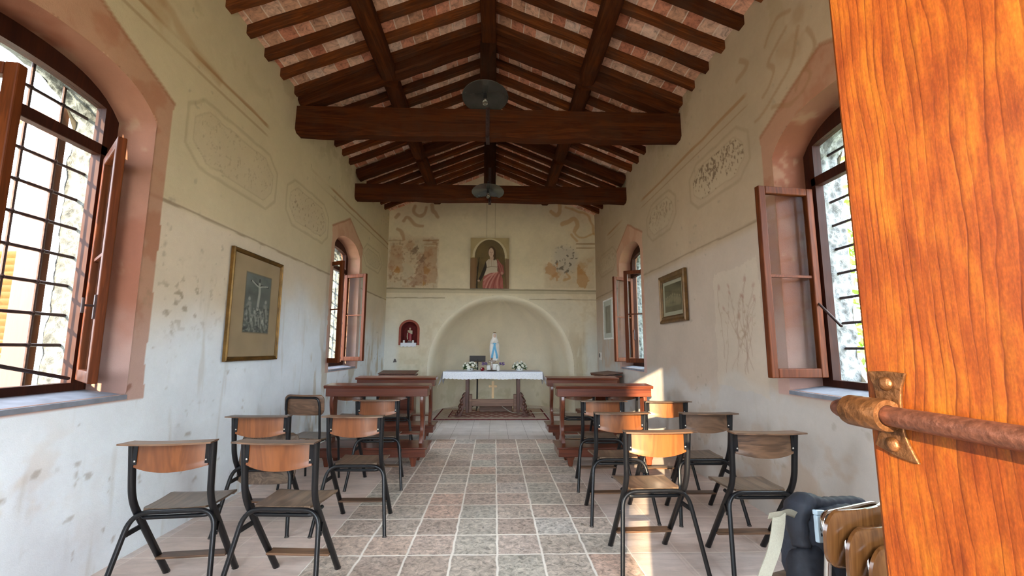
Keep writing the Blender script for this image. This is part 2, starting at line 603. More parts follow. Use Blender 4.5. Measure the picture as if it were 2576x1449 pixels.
def mk_floor():
    m = NT('stone_floor_tiles')
    T = 0.28
    v0 = m.coords('Object')
    wob = m.noise(v0, 9, 2, 0.5, 0, 'Color')
    wv = m.n('ShaderNodeVectorMath', operation='MULTIPLY_ADD')
    m.link(wob, wv.inputs[0])
    wv.inputs[1].default_value = (0.018, 0.018, 0)
    wv.inputs[2].default_value = (-0.009, -0.009, 0)
    v = m.vmath('ADD', v0, wv.outputs[0])
    sp = m.n('ShaderNodeSeparateXYZ')
    m.link(v, sp.inputs[0])
    X, Y = sp.outputs[0], sp.outputs[1]
    u = m.math('DIVIDE', m.math('ADD', X, 0.8155 + T * 20), T)
    w = m.math('DIVIDE', m.math('ADD', Y, -2.7804 + T * 20), T)

    def joint(a, wd):
        fr = m.math('FRACT', a)
        d = m.math('MINIMUM', fr, m.math('SUBTRACT', 1.0, fr))
        mr = m.n('ShaderNodeMapRange')
        mr.interpolation_type = 'SMOOTHSTEP'
        m.link(d, mr.inputs['Value'])
        mr.inputs['From Min'].default_value = wd * 0.55
        mr.inputs['From Max'].default_value = wd * 1.5
        mr.inputs['To Min'].default_value = 1
        mr.inputs['To Max'].default_value = 0
        return mr.outputs[0]

    def cellrand(a, b, k=0.0):
        cb = m.n('ShaderNodeCombineXYZ')
        m.link(m.math('FLOOR', a), cb.inputs[0])
        m.link(m.math('FLOOR', b), cb.inputs[1])
        cb.inputs[2].default_value = k
        wn = m.n('ShaderNodeTexWhiteNoise')
        wn.noise_dimensions = '3D'
        m.link(cb.outputs[0], wn.inputs['Vector'])
        return wn.outputs['Value']

    j1 = m.math('MAXIMUM', joint(u, 0.024), joint(w, 0.024))
    r1 = cellrand(u, w)
    blot = m.noise(v0, 26, 6, 0.72, 0.8)
    big = m.noise(v0, 3.2, 3, 0.6)
    aisle = m.ramp(r1, [(0.0, lin(176, 158, 146)), (0.3, lin(190, 174, 160)), (0.6, lin(182, 178, 166)), (0.85, lin(202, 172, 154)), (1.0, lin(190, 186, 178))])
    dk = m.ramp(blot, [(0.36, 0.50), (0.48, 0.92), (0.64, 1.38)])
    aisle = m.mix(1.0, aisle, dk, 'MULTIPLY')
    aisle = m.mix(j1, aisle, lin(242, 234, 222))
    # side bays: larger smooth slabs, faint joints
    u2 = m.math('DIVIDE', m.math('ADD', X, 6.0 + 0.11), T * 2)
    j2 = m.math('MAXIMUM', m.math('MULTIPLY', joint(u2, 0.008), 0.35), m.math('MULTIPLY', joint(w, 0.014), 0.75))
    r2 = cellrand(u2, w, 3.0)
    side = m.ramp(r2, [(0.0, lin(206, 186, 174)), (0.5, lin(216, 196, 184)), (1.0, lin(208, 194, 186))])
    st = m.noise(m.coords('Object', scale=(0.5, 2.5, 1)), 9, 5, 0.65, 0.6)
    side = m.mix(1.0, side, m.ramp(st, [(0.3, 0.84), (0.6, 1.04), (0.8, 1.12)]), 'MULTIPLY')
    side = m.mix(j2, side, lin(244, 232, 218))
    # presbytery: pale tiles with thin darker joints
    j3 = m.math('MAXIMUM', joint(m.math('ADD', u, 0.35), 0.012), joint(w, 0.012))
    r3 = cellrand(u, w, 9.0)
    pres = m.ramp(r3, [(0.0, lin(212, 204, 198)), (1.0, lin(222, 216, 212))])
    pres = m.mix(1.0, pres, m.ramp(blot, [(0.35, 0.93), (0.65, 1.05)]), 'MULTIPLY')
    pres = m.mix(m.math('MULTIPLY', j3, 0.6), pres, lin(120, 106, 98))
    is_a = m.math('MULTIPLY', m.math('GREATER_THAN', X, -1.0955), m.math('LESS_THAN', X, 0.8645))
    is_p = m.math('GREATER_THAN', Y, 6.14)
    col = m.mix(is_a, side, aisle)
    col = m.mix(is_p, col, pres)
    col = m.mix(1.0, col, m.ramp(big, [(0.3, 0.9), (0.7, 1.1)]), 'MULTIPLY')
    h = m.math('SUBTRACT', m.math('MULTIPLY', blot, 0.6), m.math('MULTIPLY', j1, 0.3))
    rg = m.ramp(blot, [(0.3, 0.42), (0.7, 0.6)])
    return m.done(col, rg, 0, m.bump(h, 0.35, 0.006), 0.45)


M['floor'] = mk_floor()


def mk_ceiling():
    """terracotta tiles laid across the rafters; u runs down the slope, v along the nave"""
    m = NT('terracotta_roof_tiles')
    v0 = m.coords('Object')
    sp = m.n('ShaderNodeSeparateXYZ')
    m.link(v0, sp.inputs[0])
    a = m.math('DIVIDE', m.math('ADD', m.math('ABSOLUTE', m.math('ADD', sp.outputs[0], 0.1)), 3.0), 0.142)
    b = m.math('DIVIDE', m.math('ADD', sp.outputs[1], -3.25 + 0.295 * 20 + 0.0), 0.295)
    cb = m.n('ShaderNodeCombineXYZ')
    m.link(m.math('FLOOR', a), cb.inputs[0])
    m.link(m.math('FLOOR', b), cb.inputs[1])
    m.link(m.math('GREATER_THAN', sp.outputs[0], -0.1), cb.inputs[2])
    wn = m.n('ShaderNodeTexWhiteNoise')
    m.link(cb.outputs[0], wn.inputs['Vector'])
    col = m.ramp(wn.outputs['Value'], [(0, lin(180, 112, 86)), (0.25, lin(214, 146, 118)), (0.5, lin(222, 180, 156)), (0.75, lin(192, 142, 114)), (1, lin(228, 196, 178))])
    bl = m.noise(v0, 13, 6, 0.72, 0.8)
    col = m.mix(1.0, col, m.ramp(bl, [(0.34, 0.45), (0.5, 0.95), (0.7, 1.28)]), 'MULTIPLY')
    fr = m.math('FRACT', m.math('ADD', a, m.math('MULTIPLY', m.noise(v0, 14, 2), 0.08)))
    d = m.math('MINIMUM', fr, m.math('SUBTRACT', 1.0, fr))
    j = m.math('LESS_THAN', d, 0.035)
    col = m.mix(m.math('MULTIPLY', j, 0.8), col, lin(226, 206, 190))
    return m.done(col, 0.85, 0, m.bump(bl, 0.4, 0.006), 0.2)


M['ceiling'] = mk_ceiling()


def mk_door():
    m = NT('varnished_door_larch')
    v0 = m.coords('Object')
    sp = m.n('ShaderNodeSeparateXYZ')
    m.link(v0, sp.inputs[0])
    sway = m.noise(m.coords('Object', scale=(1, 1.2, 0.8)), 2.6, 2, 0.5)
    sway2 = m.noise(m.coords('Object', scale=(1, 6.0, 1.6), loc=(3, 1, 7)), 4.0, 3, 0.6)
    t = m.math('ADD', sp.outputs[1], m.math('ADD', m.math('MULTIPLY', sway, 0.13), m.math('ADD', m.math('MULTIPLY', sway2, 0.016), m.math('MULTIPLY', m.noise(m.coords('Object', scale=(1, 1, 0.12), loc=(0, 2, 5)), 34, 1, 0.5), 0.020))))
    edge = m.math('SUBTRACT', sp.outputs[1], 0.38)
    ph = m.math('FRACT', m.math('ADD', m.math('MULTIPLY', t, 62.0), m.math('MULTIPLY', m.math('MULTIPLY', edge, edge), 150.0)))
    line = m.ramp(ph, [(0.0, 0.0), (0.60, 0.06), (0.84, 0.45), (0.94, 1.0), (1.0, 0.0)])
    faint = m.noise(m.coords('Object', scale=(1, 1, 0.10), loc=(4, 1, 2)), 60, 2, 0.5)
    line = m.math('MULTIPLY', line, m.ramp(faint, [(0.32, 0.25), (0.62, 1.0)]))
    fib = m.noise(m.coords('Object', scale=(1, 1, 0.035)), 240, 3, 0.6)
    blot = m.noise(m.coords('Object', scale=(1, 1.6, 0.5)), 17, 5, 0.68)
    base = m.ramp(blot, [(0.32, lin(104, 44, 13)), (0.5, lin(126, 62, 19)), (0.68, lin(148, 86, 24))])
    base = m.mix(1.0, base, m.ramp(fib, [(0.3, 0.74), (0.7, 1.22)]), 'MULTIPLY')
    spk = m.noise(m.coords('Object', scale=(1, 1, 0.35)), 520, 3, 0.65)
    base = m.mix(1.0, base, m.ramp(spk, [(0.34, 0.82), (0.52, 1.0), (0.72, 1.3)]), 'MULTIPLY')
    col = m.mix(m.math('MULTIPLY', line, 0.75), base, lin(66, 22, 7))
    h = m.math('ADD', m.math('MULTIPLY', fib, 0.4), m.math('MULTIPLY', line, -0.7))
    return m.done(col, 0.42, 0, m.bump(h, 0.16, 0.0015), 0.25, 0.05)


M['door'] = mk_door()


def mk_carpet():
    m = NT('patterned_red_carpet')
    v0 = m.coords('Object')
    sp = m.n('ShaderNodeSeparateXYZ')
    m.link(v0, sp.inputs[0])
    X, Y = sp.outputs[0], sp.outputs[1]
    hx, hy = 1.05, 0.70
    dx = m.math('SUBTRACT', hx, m.math('ABSOLUTE', X))
    dy = m.math('SUBTRACT', hy, m.math('ABSOLUTE', Y))
    d = m.math('MINIMUM', dx, dy)
    # medallion rows
    row = m.math('FLOOR', m.math('MULTIPLY', Y, 6.2))
    off = m.math('MULTIPLY', m.math('FRACT', m.math('MULTIPLY', row, 0.5)), 1.0)
    fx = m.math('SUBTRACT', m.math('FRACT', m.math('ADD', m.math('MULTIPLY', X, 5.5), off)), 0.5)
    fy = m.math('SUBTRACT', m.math('FRACT', m.math('MULTIPLY', Y, 6.2)), 0.5)
    q = m.math('ADD', m.math('ABSOLUTE', fx), m.math('ABSOLUTE', fy))
    med = m.ramp(q, [(0.0, lin(204, 186, 166)), (0.30, lin(204, 186, 166)), (0.34, lin(150, 100, 92)), (0.52, lin(164, 116, 108)), (0.7, lin(178, 136, 124))], 'CONSTANT')
    bz = m.math('FRACT', m.math('MULTIPLY', m.math('ADD', X, Y), 9.0))
    bord = m.mix(m.math('GREATER_THAN', bz, 0.6), lin(206, 192, 174), lin(180, 154, 138))
    col = m.mix(m.math('LESS_THAN', d, 0.24), med, bord)
    col = m.mix(m.math('MULTIPLY', m.math('LESS_THAN', d, 0.255), m.math('GREATER_THAN', d, 0.235)), col, lin(104, 40, 44))
    col = m.mix(m.math('LESS_THAN', d, 0.03), col, lin(108, 36, 44))
    nz = m.noise(v0, 60, 3, 0.6)
    col = m.mix(1.0, col, m.ramp(nz, [(0.3, 0.85), (0.7, 1.12)]), 'MULTIPLY')
    return m.done(col, 0.95, 0, m.bump(nz, 0.5, 0.004), 0.1)


M['carpet'] = mk_carpet()


def mk_lace():
    m = NT('white_lace_cloth')
    v0 = m.coords('Object')
    sp = m.n('ShaderNodeSeparateXYZ')
    m.link(v0, sp.inputs[0])
    vo = m.n('ShaderNodeTexVoronoi')
    m.link(v0, vo.inputs['Vector'])
    vo.inputs['Scale'].default_value = 60
    holes = m.ramp(vo.outputs['Distance'], [(0.2, lin(216, 220, 230)), (0.5, lin(236, 240, 246))])
    col = m.mix(m.math('LESS_THAN', sp.outputs[2], -0.012), lin(226, 232, 244), holes)
    return m.done(col, 0.85, 0, m.bump(m.noise(v0, 300, 2), 0.2, 0.002), 0.15)


M['lace'] = mk_lace()


def mk_ground():
    m = NT('pale_gravel_ground')
    v = m.coords()
    n1 = m.noise(v, 3, 6, 0.7)
    col = m.ramp(n1, [(0.3, lin(150, 140, 116)), (0.7, lin(206, 198, 176))])
    return m.done(col, 0.95, 0, m.bump(n1, 0.4, 0.02), 0.1)


M['ground'] = mk_ground()

# ------------------------------------------------------------------ numeric noise and painting
def _hash(i, j, seed):
    n = (i.astype(np.int64) * 374761393 + j.astype(np.int64) * 668265263 + seed * 974634533) & 0x7fffffff
    n = ((n ^ (n >> 13)) * 1274126177) & 0x7fffffff
    n = n ^ (n >> 16)
    return (n & 0xffff) / 65535.0


def vnoise(x, y, seed=0):
    i, j = np.floor(x), np.floor(y)
    fx, fy = x - i, y - j
    fx, fy = fx * fx * (3 - 2 * fx), fy * fy * (3 - 2 * fy)
    a, b = _hash(i, j, seed), _hash(i + 1, j, seed)
    c, d = _hash(i, j + 1, seed), _hash(i + 1, j + 1, seed)
    return (a * (1 - fx) + b * fx) * (1 - fy) + (c * (1 - fx) + d * fx) * fy


def fbm(x, y, freq=1.0, oct_=4, seed=0):
    s, amp, tot = 0, 1.0, 0
    for k in range(oct_):
        s = s + amp * vnoise(x * freq, y * freq, seed + k * 17)
        tot += amp
        amp *= 0.55
        freq *= 2.03
    return s / tot


def inside(x, y, poly):
    r = np.zeros(x.shape, bool)
    n = len(poly)
    for k in range(n):
        x0, y0 = poly[k]
        x1, y1 = poly[(k + 1) % n]
        if y0 == y1:
            continue
        c = ((y0 > y) != (y1 > y)) & (x < (x1 - x0) * (y - y0) / (y1 - y0) + x0)
        r ^= c
    return r


def seg_near(x, y, pts, closed=False):
    """distance to a polyline and the nearest point on it"""
    best = np.full(x.shape, 1e9)
    bx, by = np.zeros(x.shape), np.zeros(x.shape)
    m = len(pts)
    for k in range(m if closed else m - 1):
        x0, y0 = pts[k]
        x1, y1 = pts[(k + 1) % m]
        dx, dy = x1 - x0, y1 - y0
        t = np.clip(((x - x0) * dx + (y - y0) * dy) / max(dx * dx + dy * dy, 1e-12), 0, 1)
        px, py = x0 + t * dx, y0 + t * dy
        d = np.hypot(x - px, y - py)
        b = d < best
        best = np.where(b, d, best)
        bx, by = np.where(b, px, bx), np.where(b, py, by)
    return best, bx, by


def sstep(a, b, x):
    t = np.clip((x - a) / (b - a), 0, 1)
    return t * t * (3 - 2 * t)


class Paint:
    def __init__(s, x, y, base):
        s.x, s.y = x, y
        s.c = np.empty(x.shape + (3,))
        s.c[:] = lin(*base)

    def over(s, mask, col, k=1.0):
        a = (np.asarray(mask, float) * k)[..., None]
        s.c = s.c * (1 - a) + np.array(lin(*col)) * a

    def mul(s, f):
        s.c = s.c * f[..., None]

    def line(s, pts, w, col, k=1.0, closed=False, soft=0.008, wob=0.0):
        x, y = s.x, s.y
        if wob:
            x = x + (vnoise(s.x * 9, s.y * 9, 3) - .5) * wob
            y = y + (vnoise(s.x * 9, s.y * 9, 5) - .5) * wob
        d, _, _ = seg_near(x, y, pts, closed)
        s.over(1 - sstep(w / 2, w / 2 + soft, d), col, k)

    def poly(s, pts, col, k=1.0, wob=0.0, wf=9.0):
        x, y = s.x, s.y
        if wob:
            x = x + (fbm(s.x, s.y, wf, 3, 3) - .5) * wob * 2
            y = y + (fbm(s.x, s.y, wf, 3, 5) - .5) * wob * 2
        s.over(inside(x, y, pts), col, k)

    def ell(s, cx, cy, rx, ry, col, k=1.0, soft=0.15, rot=0.0, wob=0.0):
        dx, dy = s.x - cx, s.y - cy
        c_, s_ = math.cos(rot), math.sin(rot)
        u, v = dx * c_ + dy * s_, -dx * s_ + dy * c_
        d = np.hypot(u / rx, v / ry)
        if wob:
            d = d + (fbm(s.x, s.y, 12, 3, 9) - .5) * wob * 2
        s.over(1 - sstep(1 - soft, 1 + soft, d), col, k)


def octagon(a, b, z0, z1, c):
    return [(a + c, z1), (b - c, z1), (b, z1 - c * 0.8), (b, z0 + c * 0.8), (b - c, z0), (a + c, z0), (a, z0 + c * 0.8), (a, z1 - c * 0.8)]


def set_paint(me, cols):
    at = me.color_attributes.new('paint', 'FLOAT_COLOR', 'POINT')
    c4 = np.ones((len(cols), 4), np.float32)
    c4[:, :3] = cols
    at.data.foreach_set('color', c4.ravel())


def grid_mesh(name, P, keep, cols, mat, smooth=True, parent=None):
    """P: (ny,nx,3) points, keep: (ny-1,nx-1) cells"""
    ny, nx = P.shape[:2]
    idx = np.arange(ny * nx).reshape(ny, nx)
    q = np.stack([idx[:-1, :-1], idx[:-1, 1:], idx[1:, 1:], idx[1:, :-1]], -1)[keep]
    used = np.unique(q)
    remap = np.full(ny * nx, -1)
    remap[used] = np.arange(len(used))
    q = remap[q]
    me = bpy.data.meshes.new(name)
    V = P.reshape(-1, 3)[used]
    me.vertices.add(len(V))
    me.vertices.foreach_set('co', V.astype(np.float32).ravel())
    me.loops.add(q.size)
    me.loops.foreach_set('vertex_index', q.astype(np.int32).ravel())
    me.polygons.add(len(q))
    me.polygons.foreach_set('loop_start', np.arange(0, q.size, 4, dtype=np.int32))
    me.polygons.foreach_set('loop_total', np.full(len(q), 4, np.int32))
    me.update(calc_edges=True)
    if smooth:
        me.polygons.foreach_set('use_smooth', np.ones(len(q), bool))
    if cols is not None:
        set_paint(me, cols.reshape(-1, 3)[used])
    me.materials.append(mat)
    me.validate()
    o = bpy.data.objects.new(name, me)
    COL.objects.link(o)
    if parent is not None:
        o.parent = parent
    return o


def cut_holes(A, B, polys):
    """grid coordinates with points inside a hole pulled to its outline; cells wholly inside dropped"""
    keep = np.ones((A.shape[0] - 1, A.shape[1] - 1), bool)
    A2, B2 = A.copy(), B.copy()
    for poly in polys:
        x0, x1 = min(p[0] for p in poly), max(p[0] for p in poly)
        y0, y1 = min(p[1] for p in poly), max(p[1] for p in poly)
        sel = (A > x0 - .1) & (A < x1 + .1) & (B > y0 - .1) & (B < y1 + .1)
        ins = np.zeros(A.shape, bool)
        ins[sel] = inside(A[sel], B[sel], poly)
        keep &= ~(ins[:-1, :-1] & ins[:-1, 1:] & ins[1:, 1:] & ins[1:, :-1])
        d, nx_, ny_ = seg_near(A[sel], B[sel], poly, True)
        step = abs(B[1, 0] - B[0, 0])
        mv = ins[sel] | (d < step * 0.35)
        a, b = A2[sel], B2[sel]
        a[mv], b[mv] = nx_[mv], ny_[mv]
        A2[sel], B2[sel] = a, b
    return A2, B2, keep


# ------------------------------------------------------------------ room shell
RIDGE_X, RIDGE_Z, SLOPE = -0.10, 4.95, 0.41


def roof_z(x):
    return RIDGE_Z - SLOPE * abs(x - RIDGE_X)


SILL_Z, SPRING, CROWN = 0.985, 2.74, 2.945


def win_outline(a, b, inset=0.0, z0=None, n=20):
    z0 = SILL_Z if z0 is None else z0
    a, b = a + inset, b - inset
    pts = [(a, z0 + inset), (b, z0 + inset)]
    c, hw = (a + b) / 2, (b - a) / 2
    sp, cr = SPRING - inset, CROWN - inset
    for k in range(n + 1):
        t = k / n
        y = b + (a - b) * t
        u = (y - c) / hw
        pts.append((y, sp + (cr - sp) * math.sqrt(max(0, 1 - 0.82 * u * u)) / 1.0 - (cr - sp) * math.sqrt(0.18) * abs(u) ** 4))
    return pts


def paint_side(Y, Z, side):
    p = Paint(Y, Z, (200, 184, 152) if side < 0 else (180, 158, 132))
    n1 = fbm(Y, Z, 0.9, 4, 11 + side)
    n2 = fbm(Y, Z, 3.5, 5, 23 + side)
    n3 = fbm(Y * 1.0, Z * 0.35, 6, 4, 31 + side)
    lowk = sstep(2.30, 2.22, Z)
    if side < 0:
        p.over(lowk, (208, 192, 168), 1.0)
        lw = sstep(1.95, 1.15, Z + (n1 - .5) * 1.1)
        p.over(lw, (226, 234, 240), 0.95)  # paler plaster low down, with blue skylight tinted into its colour
        tan = sstep(0.52, 0.66, n2) * sstep(2.9, 1.2, Y) * sstep(1.1, 0.6, Z)
        p.over(tan, (196, 164, 120), 0.75)
        p.over(sstep(0.54, 0.66, n3) * sstep(4.6, 5.6, Y) * sstep(2.0, 1.0, Z), (178, 160, 126), 0.6)
    else:
        p.over(lowk, (188, 170, 152), 1.0)
        b = Z + (n1 - .5) * 0.5 + (n2 - .5) * 0.15
        p.over(sstep(0.98, 0.86, b), (196, 190, 182), 0.9)
        p.over(sstep(0.5, 0.66, n3) * sstep(6.3, 7.2, Y) * sstep(1.9, 1.0, Z), (188, 190, 186), 0.8)
        p.over(sstep(0.56, 0.66, n2) * sstep(1.2, 0.3, Z), (176, 150, 122), 0.5)
        # one paler rectangle of relaid plaster low on the wall
        p.poly([(3.28, 2.02), (3.95, 1.98), (3.98, 0.95), (3.22, 0.90)], (206, 190, 168), 0.5, wob=0.03)
    p.mul(1 + (n1 - .5) * 0.22 + (n2 - .5) * 0.16)
    # damp and dirt specks
    sp = fbm(Y, Z, 14, 3, 57 + side)
    p.over(sstep(0.74, 0.84, sp) * sstep(0.45, 0.6, n1), (150, 138, 118), 0.5)
    streak = fbm(Y * 5, Z * 0.6, 3, 3, 71 + side)
    p.over(sstep(0.66, 0.85, streak) * lowk * sstep(2.2, 1.4, Z), (178, 168, 148), 0.3)
    p.over(sstep(0.52, 0.64, n2) * sstep(3.3, 4.1, Z) * 0.6, (150, 132, 96), 0.6)
    # incised line and ochre band
    p.line([(-1, 2.265 if side < 0 else 2.30), (9, 2.265 if side < 0 else 2.33)], 0.010, (140, 120, 96), 0.8, wob=0.012)
    zb = 3.44 if side < 0 else 3.42
    band_keep = sstep(0.36, 0.44, fbm(Y, Z * 0.2, 1.1, 2, 91 + side))
    d1 = np.abs(Z - zb - (vnoise(Y * 3, Z * 0, 4) - .5) * 0.012)
    p.over((1 - sstep(0.012, 0.022, d1)) * band_keep, (156, 116, 76), 0.75)
    d2 = np.abs(Z - zb + 0.10)
    p.over((1 - sstep(0.003, 0.012, d2)) * band_keep, (150, 120, 88), 0.7)
    # painted octagonal panels
    octs = ([(2.93, 4.18, 2.62, 3.17, .16), (4.40, 5.54, 2.62, 3.14, .16), (7.05, 8.18, 2.70, 3.10, .2)] if side < 0 else
            [(3.27, 4.33, 2.74, 3.22, .15), (4.70, 5.64, 2.72, 3.22, .18), (7.10, 8.42, 2.69, 3.12, .24)])
    for k, (a, b, z0, z1, c) in enumerate(octs):
        o = octagon(a, b, z0, z1, c)
        p.line(o, 0.016, (146, 128, 100), 0.36, closed=True, wob=0.014, soft=.014)
        oi = octagon(a + .08, b - .08, z0 + .07, z1 - .07, c * .9)
        p.poly(oi, (188, 170, 142), 0.4)
        p.line(oi, 0.006, (150, 132, 106), 0.35, closed=True, wob=0.02)
        m_ = inside(Y, Z, oi)
        fl_ = fbm(Y * 1.4, Z, 34, 4, 101 + k + side)
        up = np.exp(-((Z - (z0 + (z1 - z0) * .66)) / .13) ** 2)
        p.over(m_ * sstep(0.66, 0.76, fl_ + (0.16 * up if side > 0 else 0.02)), (96, 72, 52), ((.25, .45, .25) if side < 0 else (.75, .4, .2))[k])
    # pink surrounds with a pointed head
    for n_, s_, a, b in WIN:
        if s_ != side:
            continue
        c = (a + b) / 2
        surround = [(a - .11, .95), (b + .12, .95), (b + .12, 2.96), (c, 3.26), (a - .11, 2.96)]
        x = Y + (fbm(Y, Z, 5, 2, 7) - .5) * 0.03
        m_ = inside(x, Z, surround)
        p.over(m_, (176, 128, 102) if a < 4 else (198, 152, 126), 0.85)
        p.over(m_ * sstep(0.50, 0.62, n2), (162, 102, 74), 0.5 if a < 4 else .25)
        p.over(m_ * sstep(1.7, 1.2, Z + (n1 - .5) * .5), (196, 166, 156), 0.75)
        p.line([(b + .12, 2.96), (c, 3.26), (a - .11, 2.96)], 0.016, (150, 96, 66), 0.6, wob=0.01, soft=.014)
    if side > 0:
        # faded flower sketch
        r = random.Random(4)
        for k in range(13):
            y0 = 3.40 + 0.50 * r.random()
            z0 = 1.05 + 0.25 * r.random()
            y1 = 3.32 + 0.62 * r.random()
            z1 = 1.50 + 0.42 * r.random()
            ym = (y0 + y1) / 2 + r.uniform(-.1, .1)
            pts = [(y0 * (1 - t) ** 2 + 2 * ym * t * (1 - t) + y1 * t * t, z0 + (z1 - z0) * t) for t in np.linspace(0, 1, 9)]
            p.line(pts, 0.003, (150, 118, 98), 0.4, wob=0.05)
            p.ell(y1, z1, 0.016, 0.026, (156, 104, 88), 0.42, 0.5, r.uniform(-1, 1), 0.7)
            for q in (3, 5, 6):
                p.ell(pts[q][0] + r.uniform(-.03, .03), pts[q][1], 0.026, 0.009, (160, 136, 108), 0.4, 0.4, r.uniform(-1, 1), 0.3)
        # old brown drawing high on the wall: a winged, trailing ornament
        br = (150, 112, 74)
        p.ell(2.62, 3.62, .06, .07, br, .35, .5, 0, .4)
        p.ell(2.72, 3.45, .13, .08, br, .26, .6, .5, .6)
        for pts, w in (([(2.75, 3.62), (2.95, 3.50), (2.9, 3.36), (3.05, 3.27)], .03), ([(2.62, 3.52), (2.68, 3.38), (2.78, 3.26), (3.02, 3.16), (3.16, 3.12)], .026),
                       ([(2.55, 3.45), (2.5, 3.3), (2.58, 3.2)], .03), ([(2.95, 3.12), (2.82, 3.05), (2.66, 3.04), (2.56, 3.12), (2.62, 3.19), (2.70, 3.10)], .022),
                       ([(3.30, 3.78), (3.2, 3.66), (3.36, 3.62)], .05), ([(2.70, 3.72), (2.85, 3.76), (2.98, 3.66)], .03)):
            q = [tuple(v)[:2] for v in cat_rom([(a, b, 0) for a, b in pts], 6)]
            p.line(q, w * .6, br, 0.42, soft=0.014, wob=0.03)
    else:
        br = (160, 118, 76)
        p.line([(2.5, 3.62), (2.72, 3.55), (2.95, 3.46), (3.2, 3.45)], .05, br, .35, soft=.05, wob=.06)
        p.ell(2.55, 3.55, .12, .16, br, .35, .5, .3, .5)
        p.over(sstep(.62, .7, fbm(Y, Z, 20, 3, 5)) * np.exp(-((Y - 3.1) / .35) ** 2 - ((Z - 1.62) / .2) ** 2), (140, 124, 98), .7)
        p.line([(2.62, 1.02), (2.66, .995), (2.70, 1.03)], .02, (130, 84, 66), .7, soft=.012)
    return p.c


def side_wall(name, side):
    xw = XL if side < 0 else XR
    ya = np.concatenate([np.arange(YF, 1.2, .06), np.arange(1.2, 5.2, .0115), np.arange(5.2, YB + .02, .0165)])
    za = np.linspace(0, 4.17, 330)
    A, B = np.meshgrid(ya, za)
    holes = [win_outline(a, b) for n_, s_, a, b in WIN if s_ == side]
    A2, B2, keep = cut_holes(A, B, holes)
    cols = paint_side(A2, B2, side)
    dmin = np.full(A.shape, 9.)
    for h in holes:
        d, _, _ = seg_near(A2, B2, h, True)
        dmin = np.minimum(dmin, d)
    rel = (fbm(A2, B2, 1.1, 3, 5 + side) - .5) * 0.016 + (fbm(A2, B2, 7, 3, 8 + side) - .5) * 0.004
    X = xw + rel * sstep(0.0, 0.15, dmin)
    P = np.stack([X, A2, B2], -1)
    o = grid_mesh(name, P, keep, cols, M['plaster'])
    struct(o)
    # outer face of the wall
    ya = np.arange(YF - .4, YB + 2.0, .12)
    za = np.linspace(-.3, 4.3, 40)
    A, B = np.meshgrid(ya, za)
    A2, B2, keep = cut_holes(A, B, [win_outline(a, b) for n_, s_, a, b in WIN if s_ == side])
    P = np.stack([np.full(A.shape, xw + side * WALL_T), A2, B2], -1)
    oo = grid_mesh('outer_face', P, keep, None, M['outer'], parent=o)
    return o


wall_left = side_wall('wall_left', -1)
wall_right = side_wall('wall_right', 1)

# back wall with the apse opening and the little red niche
AP_X, AP_R, AP_R0, AP_FIL, AP_Z, AP_K = 0.13, 1.50, 1.40, 0.22, 0.88, 0.92
AP_POLY = [(AP_X - AP_R, -.01)] + [(AP_X - AP_R * math.cos(math.pi * k / 60), AP_Z + AP_R * math.sin(math.pi * k / 60)) for k in range(61)] + [(AP_X + AP_R, -.01)]
NI_A, NI_B, NI_Z0, NI_SP = -1.915, -1.585, 1.345, 1.66
NI_R = (NI_B - NI_A) / 2
NI_C = (NI_A + NI_B) / 2
NI_POLY = [(NI_A, NI_Z0), (NI_B, NI_Z0)] + [(NI_C + NI_R * math.cos(math.pi * k / 24), NI_SP + NI_R * 0.95 * math.sin(math.pi * k / 24)) for k in range(25)]


